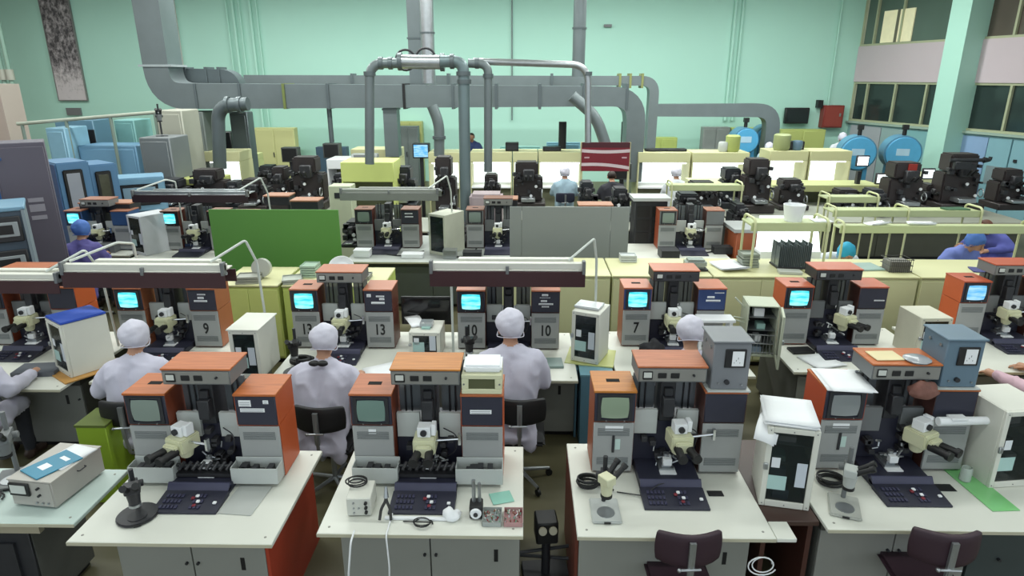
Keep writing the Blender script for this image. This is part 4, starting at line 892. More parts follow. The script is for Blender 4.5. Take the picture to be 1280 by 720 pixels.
for k in range(18):
    for j in (0, 1): obj('glass_slide', B(-.19+.022*k, -.185+.022*k, -.12+.13*j, -.005+.13*j, .02, .27+.012*((k*7+j*3) % 4)), M('#707a7c', .2, .2, .2), t)
plate('flat_device', 'flat pale device with black edge before the slide rack', 'device', at(970, 330, 1.14).x-.12, at(970, 330, 1.14).x+.14, 7.33, 7.47, 1.142, 1.175, M('#b5b8b0', .4), -.12)
t = thing('wire_basket', 'dark wire basket on the yellow cabinet at right', 'basket', (at(1107, 332, 1.14).x, 7.55, 1.142))
obj('inner_box', B(-.11, .13, -.1, .1, 0, .13), M('#6f6d66', .5, 0, .3, 20), t, bv=.01)
for k in range(12):
    obj('basket_wire', Cy((-.12+.0235*k, -.108, 0), (-.12+.0235*k, -.108, .16), .003, 6), M('#3c3c38', .5), t)
for z_ in (.01, .08, .15): obj('basket_rim', Tu([(-.125, -.11, z_), (.145, -.11, z_), (.145, .11, z_), (-.125, .11, z_), (-.125, -.11, z_)], .004, 6), M('#3c3c38', .5), t)
plate('clear_plate', 'clear bluish tray between the two benches behind the bright cyan screen', 'tray', at(1062, 326, 1.14).x-.3, at(1062, 326, 1.14).x+.2, 7.5, 7.8, 1.142, 1.16, M('#9fb8b4', .2), .1)
sheets('open papers on the yellow cabinet at the right edge', (at(1240, 326, 1.14).x, 7.6, 1.144), .3, .5, .3, 3, curl=.01)
plate('blue_folder', 'dark blue folder on the yellow cabinet at the right edge', 'folder', at(1215, 330, 1.14).x-.2, at(1215, 330, 1.14).x+.25, 7.4, 7.62, 1.142, 1.155, M('#3e3f7a', .5), -.3)
# green and grey screens
def board(label, x0, x1, Y, z1, mat, seams=()):
    cx = (x0+x1)/2; t = thing('partition_board', label, 'partition', (cx, Y, 0)); e = [x0]+list(seams)+[x1]
    for a, b in zip(e[:-1], e[1:]): obj('board_panel', B(a-cx+.002, b-cx-.002, 0, .02, .12, z1), mat, t, bv=.003)
    for a in (x0+.15, x1-.19): obj('foot', B(a-cx, a-cx+.04, -.2, .24, 0, .03).box(a-cx, a-cx+.04, .02, .05, .03, .6), DARK, t)
    return t
gx = [aty(p, 290, 8.6).x for p in (264, 425, 637, 652, 763, 786)]
board('large plain green partition board behind the lime cabinets', gx[0], gx[1], 8.6, 1.64, GREEN)
board('large grey partition board of jointed panels in the middle of the hall', gx[2], gx[5], 8.6, 1.69, M('#858a89', .5, 0, .04, 1.5, name='grey_board'), (gx[3], gx[4]))
# ================================================================ THIRD ROW
DK2 = M('#4d524f', .5, 0, .1, 3)
def X(px, Y, py=290): return aty(px, py, Y).x
R3 = 9.2
desk('long white bench of the third row between the green and grey partition boards', X(428, R3), X(640, R3), R3, 10.9, mat=M('#a9ada8', .45, 0, .12, 3), body=DK2, doors=4, slit=False, pulls=False, il=.1)
desk('white bench at left of the third row behind the green board', X(150, R3), X(300, R3), R3, 10.9, body=DK2, doors=3, slit=False, pulls=False)
desk('white bench at left of the third row before the purple coated person', X(20, R3), X(140, R3), R3+.3, 10.9, body=DK2, doors=2, slit=False, pulls=False)
desk('white bench of the third row right of the grey partition board', X(790, R3), X(925, R3), R3+.05, 10.38, body=DK2, doors=2, slit=False, pulls=False)
DT = M('#7c5444', .5, 0, .1, 5, name='dull_brown_top')
machine('dark bonding machine under the grey hood lamp of the third row', X(445, 10)+.5, 10.0, top=DT, side=BROWN, labelsR=((.06, .55, .12, .02), (.06, .50, .13, .02)), stg='dark', btn=False, over=False)
machine('bonding machine left of the grey partition board with brown overhead box', X(583, 10)+.5, 10.0, top=DT, side=BROWN, btn=False, right=False, stg='dark', upper=GREYD)
machine('bonding machine with brown tops and orange left side right of the grey board', X(823, 10)+.5, 10.0, top=M('#96604a', .4), side=M('#9c4c30', .5), btn=False, over=False, upper=GREYD)
machine('bonding machine with lit cyan screen right of the white cabinet at left of the hall', X(204, 9.8)+.5, 9.8, top=DT, side=BROWN, scr=SCR_ON, btn=False, upper=BLACK, over=False)
machine('bonding machine with lit cyan screen before the purple coated person', X(85, 9.8)+.5, 9.8, top=M('#94614a', .4), side=DBLUE, scr=SCR_ON, btn=False, upper=DBLUE)
cab3, _ = cab_at('white cabinet on the bench between two third row machines', 548, 318, -.55, .32, .46, .62, mat=M('#b9bbaa', .5), cards=False)
cab_at('white glazed cabinet with a violet label left of the lit screen at left', 176, 318, -.5, .34, .5, .60, mat=M('#bfc2c6', .5))
hood_lamp('grey hood lamp above the third row between green and grey boards', X(425, 9.4, 250), X(548, 9.4, 250), 9.4, 1.62, 1.80, (False, True), fascia=M('#787c76', .5), body=M('#8d908a', .5), d=.4)
hood_lamp('maroon hood lamp with steel fitting at left of the third row', X(165, 9.3, 250), X(310, 9.3, 250), 9.3, 1.60, 1.78, (True, True), fascia=M('#2c1a20', .5), body=METAL, d=.35)
person('person', 'person in purple coat and blue cap seated at a lit screen at left', (X(100, 8.95), 8.85, 0), .1, coat=PC, cap=GB, lean=.12, arms='bench')
chair('dark chair under the person in purple coat at left', (X(100, 8.95), 8.85, -.04), .1, back=BLACK)
obj_ = plate('clear_cover', 'small dark instrument box on the third row bench right of the grey board', 'box', X(840, 9.5)-.15, X(840, 9.5)+.12, 9.4, 9.7, .752, .88, DARK)
# ================================================================ LEFT SIDE MACHINES
t = thing('control_cabinet', 'tall purple grey control cabinet at the left edge', 'cabinet', (-6.10, 7.9, 0), .62)
obj('body', B(-.27, .27, 0, .5, 0, 2.58), PURP, t, bv=.008); obj('door', B(-.25, .25, -.02, 0, .08, 2.53), PURP, t, bv=.006)
for z_, h_ in ((1.86, .05), (1.74, .09), (1.64, .05)): obj('badge', B(-.02, .14, -.026, -.02, z_, z_+h_), M('#8f8c96', .4), t)
obj('lock', Cy((-.2, -.02, 2.4), (-.2, -.04, 2.4), .02), DBLUE, t)
t = thing('blue_cabinet', 'tall bright blue cabinet cut by the left edge', 'cabinet', (-6.95, 7.95, 0), .6)
obj('body', B(-.5, .42, 0, .5, 0, 2.42), M('#2f66a6', .5, 0, .08), t, bv=.01); obj('top_board', B(-.5, .5, -.02, .55, 2.42, 2.5), M('#8f7462', .5), t)
t = thing('equipment_rack', 'blue framed rack of dark instruments at the lower left edge', 'rack', (-5.72, 6.75, 0), .62)
obj('body', B(-.5, .3, 0, .6, 0, 1.95), M('#3c4a58', .5), t); obj('side_frame', B(.3, .33, -.02, .62, 0, 1.97), M('#7d8a92', .5), t); obj('top_cover', B(-.5, .34, -.02, .62, 1.95, 2.0), LBLUE, t, bv=.01)
for k, z_ in enumerate((1.62, 1.25, .88)):
    q = obj('instrument_front', B(-.48, .28, -.03, 0, z_, z_+.28), DARK, t, bv=.01); obj('instrument_bezel', B(-.3, .25, -.04, -.03, z_+.06, z_+.22), M('#8d9498', .4), q, bv=.01); obj('instrument_glass', B(-.25, .2, -.043, -.04, z_+.09, z_+.19), BLACK, q)
def glovebox(label, px, Y, rz, w_, d_, z0, z1, mat=BLUE, sidem=DBLUE, n=1, glass=None):
    x = X(px, Y, 250); t = thing('vacuum_chamber', label, 'machine', (x, Y, 0), rz)
    obj('base_cabinet', B(-w_/2, w_/2, .05, d_, 0, z0), sidem, t, bv=.01)
    obj('chamber_body', B(-w_/2, w_/2, 0, d_, z0, z1), mat, t, bv=.02, seg=2)
    obj('end_panel', B(-w_/2-.01, -w_/2, .0, d_, 0, z1-.03), sidem, t)
    for k in range(n):
        a = -w_/2+.08+k*(w_-.08)/n; b = a+(w_-.2)/n
        fr = obj('window_frame', B(a, b, -.03, 0, z0+.12, z1-.12), BLACK, t, bv=.02, seg=2)
        obj('window_glass', B(a+.05, b-.05, -.036, -.03, z0+.18, z1-.18), glass or M('#8b8f98', .15, 0, .15, 2), fr, bv=.01)
    return t
glovebox('blue vacuum chamber with a large pale window behind the purple cabinet', 99, 10.9, .9, .50, .8, 1.05, 1.98)
glovebox('blue vacuum chamber with a dark reflecting window, second from left', 136, 11.6, .9, .46, .8, 1.0, 1.86, glass=M('#4a4a3e', .1, 0, .4, 5))
glovebox('light blue vacuum chamber right of the dark windowed one', 178, 12.4, .5, .85, .7, .85, 1.50, mat=LBLUE, sidem=BLUE, glass=M('#7f96a4', .2))
for i, (px0, py0, px1, py1, Y, mt, lb) in enumerate((
    (70, 150, 118, 178, 15.5, M('#5f8498', .5, 0, .1, 2), 'pale blue machine housing behind the railing at far left'), (60, 160, 84, 200, 14.5, M('#7fa8bc', .5), 'small pale blue cabinet left of the blue housing'),
    (100, 182, 172, 215, 14.8, M('#6a94b2', .5, 0, .1, 2), 'long light blue machine bed behind the vacuum chambers'), (145, 150, 170, 190, 16.5, M('#79aaa8', .6), 'grey green cabinet behind the railing'),
    (178, 172, 216, 235, 13.6, M('#6f7476', .5, 0, .1, 2), 'grey metal cabinet with a microscope on top at left'), (200, 138, 232, 215, 14.6, M('#a5a598', .6, 0, .1, 2), 'beige wall cabinet beside the elbow of the grey duct'),
    (235, 140, 258, 215, 16.0, M('#6f7774', .5, 0, .1, 2), 'grey narrow duct cabinet left of the small bent pipe'), (255, 165, 288, 178, 17.5, BLACK, 'long black box behind the small bent pipe'),
    (290, 140, 312, 205, 17.0, GALVD, 'dull grey square duct drop right of the small bent pipe'))):
    x0, x1, z0, z1 = rect(px0, py0, px1, py1, Y); cx = (x0+x1)/2; hw = (x1-x0)/2
    t = thing('machine_housing', lb, 'housing', (cx, Y, 0))
    zb = 1.3 if i == 7 else 0
    obj('body', B(-hw, hw, 0, .4 if i > 6 else .8, zb, z1), mt, t, bv=.02); 
    if i == 7: obj('support_leg', B(-hw, -hw+.04, .3, .35, 0, 1.3), DARK, t); obj('support_leg', B(hw-.04, hw, .3, .35, 0, 1.3), DARK, t)
    elif i == 0: obj('dark_recess', B(-hw*.5, hw*1.0, -.03, 0, z1-.75, z1-.22), BLACK, t)
    else: obj('front_door', B(-hw+.05, hw-.05, -.02, 0, .1, z1-.08), mt, t, bv=.01)
x0, x1, z0, z1 = rect(20, 140, 200, 155, 14.65)
t = thing('pipe_railing', 'pale pipe railing along the raised machines at far left', 'railing', ((x0+x1)/2, 14.65, 0)); hw = (x1-x0)/2
obj('top_rail', Cy((-hw, 0, z0+.0), (hw, 0, z1), .04, 12), M('#a8aea0', .5), t)
for k in range(4): xx = -hw+.1+k*(2*hw-.2)/3; obj('post', Cy((xx, 0, 0), (xx, 0, z0+(z1-z0)*k/3), .035, 10), M('#7b8a80', .5), t)
p = aty(190, 172, 13.6); stereo('grey microscope with raised eyepiece on the grey cabinet at left', (p.x, 14.0, p.z), .5, body=GREYD, plate_c=GREYD, h=.5, s=1.3, arms=DARK)
x0, x1, z0, z1 = rect(82, 135, 100, 144, 21.9); plate('wall_plate', 'small dark grey plate on the back wall below the tall photograph', 'plate', x0, x1, 21.93, 22, z0, z1, GREYD)
# tall photograph on the back wall
PH = bpy.data.materials.new('forest_photograph'); PH.use_nodes = True; n = PH.node_tree.nodes; l = PH.node_tree.links; b = n['Principled BSDF']; b.inputs['Roughness'].default_value = .5
tc = n.new('ShaderNodeTexCoord'); nz = n.new('ShaderNodeTexNoise'); nz.inputs['Scale'].default_value = 4.5; nz.inputs['Detail'].default_value = 8; nz.inputs['Roughness'].default_value = .75
mp = n.new('ShaderNodeMapping'); mp.inputs['Scale'].default_value = (1.6, 1, 1); l.new(tc.outputs['Object'], mp.inputs[0]); l.new(mp.outputs[0], nz.inputs[0])
sx = n.new('ShaderNodeSeparateXYZ'); l.new(tc.outputs['Object'], sx.inputs[0]); mr = n.new('ShaderNodeMapRange'); mr.inputs[1].default_value = .2; mr.inputs[2].default_value = 1.3; mr.inputs[3].default_value = .22; mr.inputs[4].default_value = -.06
l.new(sx.outputs['Z'], mr.inputs[0]); ad = n.new('ShaderNodeMath'); l.new(nz.outputs['Fac'], ad.inputs[0]); l.new(mr.outputs[0], ad.inputs[1])
cr = n.new('ShaderNodeValToRGB'); cr.color_ramp.elements[0].position = .38; cr.color_ramp.elements[1].position = .64; cr.color_ramp.elements[0].color = lin('#3f3d40'); cr.color_ramp.elements[1].color = lin('#c8c0c2')
l.new(ad.outputs[0], cr.inputs[0]); l.new(cr.outputs[0], b.inputs['Base Color'])
x0, x1, z0, z1 = rect(73, 125, 106, 126, 21.9); z1 = 6.4; x1 = x0+.95
t = thing('wall_photograph', 'tall narrow black and white photograph of snowy trees on the back wall', 'picture', ((x0+x1)/2, 21.9, z0))
obj('print', B(-.46, .46, .02, .05, .03, z1-z0-.03), PH, t)
fr = MB().box(-.48, -.46, .0, .08, 0, z1-z0).box(.46, .48, 0, .08, 0, z1-z0).box(-.46, .46, 0, .08, 0, .03).box(-.46, .46, 0, .08, z1-z0-.03, z1-z0)
obj('frame', fr, M('#7b7a78', .5), t)
# pipes at the far left
for px, lb in ((5, 'thin vertical pipe at the far left edge, leftmost'), (14, 'thin vertical pipe at the far left edge with a pale clamp')):
    p = aty(px, 100, 20); t = thing('vertical_pipe', lb, 'pipe', (p.x, 20, 0)); obj('pipe', Cy((0, 0, 0), (0, 0, 6.55), .06, 12), M('#8fae9f', .5), t); obj('clamp', Cy((0, 0, p.z), (0, 0, p.z+.3), .11, 14), M('#b4b4a8', .4), t)
x0, x1, z0, z1 = rect(-30, 105, 6, 180, 16.5)
plate('pinkish_column', 'broad pale pinkish column at the left edge below the pipes', 'column', x0, x1, 16.5, 17.2, 0, z1, M('#b9a9a0', .6, 0, .06, 1))
# ================================================================ DUCTS
def duct(label, path, hs, Y, depth, mat, flanges=(), r=.45, cat='duct', name='air_duct'):
    # rectangular duct bent in the x-z plane
    t = thing(name, label, cat, (0, Y, 0)); pts = bend([(x, 0, z) for x, z in path], r, 8); m = MB(); top = []; bot = []
    n = len(pts); tot = [0.]
    for i in range(1, n): tot.append(tot[-1]+(pts[i]-pts[i-1]).length)
    for i, p in enumerate(pts):
        d = (pts[min(i+1, n-1)]-pts[max(i-1, 0)]).normalized(); nn = Vector((-d.z, 0, d.x)); f = tot[i]/tot[-1]; h = hs[0]*(1-f)+hs[1]*f
        top.append(p+nn*h/2); bot.append(p-nn*h/2)
    vs = []; fs = []
    for i in range(n): vs += [(top[i].x, 0, top[i].z), (bot[i].x, 0, bot[i].z), (bot[i].x, depth, bot[i].z), (top[i].x, depth, top[i].z)]
    for i in range(n-1):
        for j in range(4): fs.append((i*4+j, i*4+(j+1) % 4, (i+1)*4+(j+1) % 4, (i+1)*4+j))
    fs += [(0, 1, 2, 3), tuple(range(4*n-1, 4*n-5, -1))]
    obj('duct_body', m.add(vs, fs), mat, t)
    for (x, z, vert, h, c_) in flanges:
        h2 = h/2+.03
        if vert: q = B(x-h2, x+h2, -.03, depth+.03, z-.025, z+.025)
        else: q = B(x-.03, x+.03, -.03, depth+.03, z-h2, z+h2)
        obj('flange', q, c_, t)
    return t
YD = 16.0
def W(px, py, Y=YD): p = aty(px, py, Y); return (p.x, p.z)
zm = W(500, 120.5)[1]; xl = W(200, 120)[0]; xr = W(797, 120)[0]
FL = [(W(p, 120)[0], zm, False, .52, c_) for p, c_ in ((245, GALVD), (300, GALVD), (355, M('#6f7a44', .5)), (410, GALVD), (505, BLACK), (566, GALVD), (620, GALVD), (675, GALVD), (730, GALVD), (784, GALVD))]
FL += [(xl, W(200, 82)[1], True, .72, M('#9aa2a4', .4))]
duct('large grey rectangular main duct dropping at left and running across the hall', [(xl, 6.58), (xl, zm), (xr, zm), (xr, .9)], (.64, .42), YD, .7, GALV, FL, r=.6)
zu = W(500, 101, 18.5)[1]
duct('second grey duct running behind the main duct, ending in an olive elbow', [(W(305, 101, 18.5)[0], zu), (W(819, 101, 18.5)[0], zu), (W(819, 101, 18.5)[0], .9)], (.30, .24), 18.5, .4, GALV,
     [(W(p, 101, 18.5)[0], zu, False, .32, c_) for p, c_ in ((440, GALVD), (560, GALVD), (690, GALVD), (775, M('#7b7f4e', .5)), (788, M('#7b7f4e', .5)), (803, M('#7b7f4e', .5)))], r=.35)
duct('short grey duct stub with rounded end above the main duct at left', [(W(212, 96, 16.8)[0], W(212, 96, 16.8)[1]), (W(291, 96, 16.8)[0], W(291, 96, 16.8)[1]), (W(291, 96, 16.8)[0], W(291, 118, 16.8)[1]-.3)], (.42, .3), 16.8, .4, GALVD,
     [(W(p, 96, 16.8)[0], W(p, 96, 16.8)[1], False, .4, GALVD) for p in (232, 258, 274)], r=.3)
duct('grey duct at right dropping in a rounded elbow near the blue tanks', [(W(822, 138, 19.5)[0], W(822, 138, 19.5)[1]), (W(969, 138, 19.5)[0], W(969, 138, 19.5)[1]), (W(969, 138, 19.5)[0], .9)], (.34, .40), 19.5, .4, GALV, [], r=.5)
def vduct(label, px0, px1, pyt, pyb, Y, mat, cat='duct', depth=.4, rnd=False, top=None):
    x0, x1, z0, z1 = rect(px0, pyt, px1, pyb, Y); z1 = top or z1; cx = (x0+x1)/2; hw = (x1-x0)/2
    t = thing('duct_drop' if not rnd else 'pipe_drop', label, cat, (cx, Y, z0))
    obj('body', Cy((0, 0, 0), (0, 0, z1-z0), hw, 20) if rnd else B(-hw, hw, 0, depth, 0, z1-z0), mat, t)
    k = 1
    while k*1.1 < z1-z0: obj('joint_ring', Cy((0, 0, k*1.1), (0, 0, k*1.1+.04), hw+.02, 20) if rnd else B(-hw-.02, hw+.02, -.02, depth+.02, k*1.1, k*1.1+.04), GALVD, t); k += 1
    return t
vduct('square duct drop below the main duct left of the pipe manifold', 480, 497, 133, 196, 16.1, GALV)
vduct('square vertical duct rising from the main duct to the ceiling', 510, 530, 0, 108, 16.9, GALV, top=6.55)
vduct('round vertical pipe beside the square duct rising to the ceiling', 526, 543, 0, 104, 16.3, METAL, rnd=True, top=6.55, cat='pipe')
vduct('single round vertical duct right of the middle rising to the ceiling', 716, 732, 0, 96, 17.0, GALV, rnd=True, top=6.55)
vduct('dark thin pipe drop below the main duct near the yellow wall cabinet', 410, 416, 133, 178, 16.2, GALVD, rnd=True, cat='pipe')
def pipe(label, pts, r, mat, Y, joints=(), name='steel_pipe', rr=.3):
    t = thing(name, label, 'pipe', (0, Y, 0)); P3 = bend([(p[0], p[2] if len(p) > 2 else 0, p[1]) for p in pts], rr, 8)
    obj('pipe_run', Tu(P3, r, 16), mat, t)
    for (x, z, ax) in joints:
        d = Vector((.035, 0, 0)) if ax == 'x' else Vector((0, 0, .035)); c = Vector((x, 0, z))
        obj('joint_ring', Cy(c-d, c+d, r*1.25, 16), GALVD, t)
    return t
YP = 12.0
a = lambda px, py: W(px, py, YP)
pipe('grey round pipe leg at the left end of the pipe manifold', [(a(462, 205)[0], a(462, 205)[1]), (a(462, 79)[0], a(462, 79)[1]), (a(500, 79)[0], a(500, 79)[1])], .085, GALV, YP, [(a(462, 92)[0], a(462, 92)[1], 'z'), (a(476, 79)[0], a(476, 79)[1], 'x'), (a(488, 79)[0], a(488, 79)[1], 'x')])
pipe('thick pale manifold pipe across the top of the pipework', [(a(497, 77)[0], a(497, 77)[1]), (a(556, 78)[0], a(556, 78)[1])], .12, METAL, YP, [(a(500, 77)[0], a(500, 77)[1], 'x'), (a(553, 78)[0], a(553, 78)[1], 'x')])
pipe('thick grey vertical pipe leg reaching the floor in the middle of the hall', [(a(582, 245)[0], .0), (a(580, 77)[0], a(580, 77)[1]), (a(552, 77)[0], a(552, 77)[1])], .10, M('#6f7f82', .42, .4, .14, 2.5), YP-.12, [(a(580, 92)[0], a(580, 92)[1], 'z'), (a(566, 77)[0], a(566, 77)[1], 'x'), (a(581, 102)[0], a(581, 102)[1], 'z')])
pipe('slimmer grey pipe leg just right of the thick vertical pipe', [(a(610, 215)[0], a(610, 215)[1]), (a(610, 80)[0], a(610, 80)[1]), (a(585, 79)[0], a(585, 79)[1])], .075, GALV, YP+.05, [(a(610, 95)[0], a(610, 95)[1], 'z'), (a(596, 79)[0], a(596, 79)[1], 'x')])
pipe('long thin steel pipe running right from the manifold and down', [(a(590, 76)[0], a(590, 76)[1]), (a(737, 81)[0], a(737, 81)[1]), (a(737, 180)[0], a(737, 180)[1])], .06, METAL, YP+.3, [(a(737, 92)[0], a(737, 92)[1], 'z')])
pipe('short angled elbow pipe under the main duct leading down to a dark machine', [W(540, 132, 15), W(549, 155, 15), W(549, 195, 15)], .12, GALV, 15, [(W(549, 172, 15)[0], W(549, 172, 15)[1], 'z')], rr=.2)
pipe('small bent pipe at left dropping from the main duct to a machine', [W(310, 130, 14.5), W(272, 132, 14.5), W(275, 210, 14.5)], .14, GALVD, 14.5, [(W(300, 131, 14.5)[0], W(300, 131, 14.5)[1], 'x'), (W(285, 131, 14.5)[0], W(285, 131, 14.5)[1], 'x')], rr=.35)
pipe('flexible corrugated hose behind the red and white board', [W(715, 120, 15.5), W(745, 146, 15.5), W(760, 190, 15.5)], .13, GALV, 15.5, [], rr=.3)
for k, (px, py) in enumerate(((507, 75), (532, 73))):
    p = aty(px, py, YP+.1); t = tag(obj('hose_loop', MB().ring((p.x, YP+.1, p.z), .17, .02, 'y'), DARK), 'black hose loop on the manifold, '+('left one' if k == 0 else 'right one'), 'hose')
# ================================================================ WALL ITEMS
x0, x1, z0, z1 = rect(984, 135, 1014, 155, 21.6)
t = thing('wall_television', 'black television on the back wall near the right corner', 'television', ((x0+x1)/2, 21.75, z0)); hw = (x1-x0)/2
obj('casing', B(-hw, hw, 0, .15, 0, z1-z0), BLACK, t, bv=.02); obj('screen', B(-hw+.05, hw-.05, -.008, 0, .06, z1-z0-.05), M('#1b1f1e', .1), t); obj('wall_arm', B(-.05, .05, .15, .25, .15, .3), DARK, t)
x0, x1, z0, z1 = rect(1031, 132, 1056, 160, 21.6)
t = thing('fire_cabinet', 'red fire hose cabinet on the back wall right of the television', 'cabinet', ((x0+x1)/2, 21.7, z0)); hw = (x1-x0)/2
obj('body', B(-hw, hw, 0, .3, 0, z1-z0), M('#7c2c26', .5), t, bv=.01); obj('door', B(-hw+.04, hw-.04, -.02, 0, .04, z1-z0-.04), M('#8a3a30', .5), t); obj('door_handle', B(hw-.15, hw-.1, -.04, -.02, .35, .45), METAL, t)
p = aty(1026, 130, 21.8); plate('wall_speaker', 'small black speaker on the back wall between television and fire cabinet', 'speaker', p.x-.08, p.x+.08, 21.8, 22, p.z-.12, p.z+.12, BLACK)
p = aty(760, 32, 21.9); plate('wall_bracket', 'tiny dark bracket high on the back wall', 'bracket', p.x-.12, p.x+.12, 21.9, 22, p.z-.04, p.z+.04, GREYD)
for px0, px1, py, lb, mt in ((318, 369, 160, 'cream yellow cabinet with small handles against the back wall at left', M('#bdbd86', .6, 0, .06, 1)), (497, 523, 158, 'dark grey cabinet against the back wall behind the square duct', M('#5c6462', .5)), (806, 846, 172, 'yellow green cabinet under the olive duct elbow', M('#a9b765', .5)),
        (878, 911, 159, 'grey cabinet left of the far blue tanks', M('#848a86', .5)), (913, 946, 160, 'yellow green cabinet behind the far blue tanks', M('#a9b765', .5)), (974, 1030, 162, 'long yellow green cabinet below the television', M('#b0b86c', .5, 0, .08, 1)), (498, 528, 152, 'olive box behind the dark grey cabinet', M('#a4a96c', .5)),
        (625, 675, 183, 'teal grey screen behind the lit benches in the middle', M('#7fb0a8', .6)), (683, 725, 178, 'blue grey screen left of the red and white board', M('#6fa0b0', .6)), (395, 433, 184, 'blue topped dark cabinet at the back wall', M('#3a5060', .5))):
    Y = 21.0 if px0 != 498 else 21.6
    if px0 in (625, 683): Y = 17.5
    x0, x1, z0, z1 = rect(px0, py, px1, 200, Y); hw = (x1-x0)/2
    t = thing('wall_cabinet', lb, 'cabinet', ((x0+x1)/2, Y, 0)); obj('body', B(-hw, hw, 0, .35 if Y > 17.6 else .08, 0, z1), mt, t, bv=.01)
    for s_ in (-1, 1): obj('door', B(min(0, s_*hw)+.02, max(0, s_*hw)-.02, -.02, 0, .1, z1-.05), mt, t, bv=.01)
    obj('door_handle', B(-.06, -.03, -.04, -.02, z1*.5, z1*.5+.15), DARK, t)
for px, py, r_, lb, Y in ((933, 176, .36, 'blue tank nearest the grey cabinet, left of the far pair', 19.0), (960, 172, .36, 'pale blue tank at the back, right of the far pair', 20.1), (1073, 192, .44, 'blue tank with white label left of the near pair', 17.0), (1129, 192, .44, 'blue tank with white label right of the near pair', 17.0)):
    p = aty(px, py, Y); t = thing('gas_tank', lb, 'tank', (p.x, Y, 0), -.25 if px > 1000 else 0.)
    obj('drum', MB().cyl((0, 0, p.z), (0, .62, p.z), r_, 28), TANK, t, bv=.03, seg=2); obj('end_cover', MB().cyl((0, -.03, p.z), (0, 0, p.z), r_*.92, 28), M('#4fa0cc', .4), t, bv=.01)
    obj('label_plate', B(-.17, .13, -.035, -.03, p.z-.05, p.z+.12), M('#a9c8dc', .5), t)
    obj('valve', Cy((0, .2, p.z+r_), (0, .2, p.z+r_+.14), .05, 12).box(-.06, .07, .13, .27, p.z+r_+.14, p.z+r_+.26), BLACK, t)
    for s_ in (-.22, .22): obj('leg', B(s_-.05, s_+.05, .05, .55, 0, p.z-r_*.75), M('#3f88b0', .5), t)
# ================================================================ FAR BENCHES
def lit_bench(label, px0, px1, Y, lit=True, z0=.8, z1=1.38, z2=1.62, mat=YEL2, d=.75):
    x0, x1 = X(px0, Y, 215), X(px1, Y, 215); hw = (x1-x0)/2; t = thing('clean_bench', label, 'bench', ((x0+x1)/2, Y, 0))
    obj('hood', B(-hw, hw, 0, d, z1, z2), mat, t, bv=.01); obj('side_wall', B(-hw, -hw+.03, .0, d, .1, z1), mat, t); obj('side_wall', B(hw-.03, hw, .0, d, .1, z1), mat, t)
    obj('work_surface', B(-hw+.03, hw-.03, -.1, d, z0-.03, z0), PAPER, t); obj('lower_cabinet', B(-hw+.03, hw-.03, .05, d, .1, z0-.03), M('#7e8068', .5), t); obj('plinth', B(-hw+.05, hw-.05, .1, d-.05, 0, .1), BLACK, t)
    obj('back_wall', B(-hw+.03, hw-.03, d-.05, d, z0, z1), GLOWP if lit else M('#6d7158', .5), t)
    if lit: obj('tube', Cy((-hw+.06, .15, z1-.03), (hw-.06, .15, z1-.03), .018, 8), LAMPT, t)
    return t
LB = [(252, 302, 15.9, 'brightly lit clean bench behind the dark machines at left'), (588, 640, 15.9, 'brightly lit clean bench just right of the thick vertical pipe'), (641, 672, 15.9, 'narrow lit clean bench behind the dark head machine'), (673, 728, 15.9, 'lit clean bench before which a person in a light blue shirt sits'),
      (797, 862, 15.9, 'lit clean bench with rounded yellow hood right of the red and white board'), (864, 935, 15.9, 'lit clean bench beside the yellow pot, right of the middle'), (960, 1008, 16.3, 'lit clean bench behind the pale stacked pots'), (1010, 1062, 16.3, 'lit clean bench under the left near blue tank'),
      (440, 500, 16.5, 'lit clean bench behind the lime hooded bench'), (536, 575, 15.8, 'lit clean bench left of the thick vertical pipe')]
for px0, px1, Y, lb in LB: lit_bench(lb, px0, px1, Y)
lit_bench('unlit clean bench with white top left of the lit blue monitor', 409, 466, 15.2, lit=False, z1=1.3, z2=1.52, mat=PAPER)
lit_bench('lime hooded bench behind the grey hood lamp', 426, 492, 12.6, lit=False, z0=.8, z1=1.4, z2=1.78, mat=LIME)
lit_bench('low lime bench at left behind the railing end', 215, 268, 13.7, lit=False, z1=1.15, z2=1.28, mat=M('#aeb46c', .5))
lit_bench('yellow shelf bench under the cream wall cabinet', 236, 318, 18.0, lit=False, z1=1.15, z2=1.30, mat=M('#c2c78a', .5))
lit_bench('low yellow table bench of the right hand rows under the blue tanks', 968, 1106, 14.3, lit=False, z1=.95, z2=1.10, mat=M('#b9bd84', .5), z0=.6)
lit_bench('yellow green bench right of the curved rack with dark machines on it', 868, 940, 13.6, lit=False, z1=1.1, z2=1.25, mat=YEL)
lit_bench('yellow bench right of the near blue tanks', 1150, 1195, 15.8, lit=False, z1=.9, z2=1.1, mat=YEL)
# plain benches that carry the dark machines
def plainbench(label, px0, px1, Y, d=1.0, z=.75, mat=None, body=DK2):
    x0, x1 = X(px0, Y, 270), X(px1, Y, 270); return desk(label, x0, x1, Y, Y+d, z, mat=mat or M('#9a9c90', .5, 0, .1), body=body, doors=2, slit=False, pulls=False)
plainbench('grey bench under the dark machines behind the green board', 262, 420, 12.0, 1.6); plainbench('grey bench at left below the maroon hood lamp', 150, 258, 11.6, 1.2)
plainbench('grey bench behind the grey hood lamp in the middle', 460, 560, 11.2, 1.2); plainbench('grey bench behind the grey partition board', 600, 724, 12.3, 1.3)
plainbench('grey bench right of the grey partition board behind a rack of black screens', 726, 800, 11.4, 1.0, body=M('#56584e', .5)); plainbench('long grey bench under the dark machines at right', 918, 1290, 12.1, 1.6, body=M('#4a4b40', .5))
plainbench('bench with pale top behind the curved yellow rack', 806, 916, 12.0, 1.2)
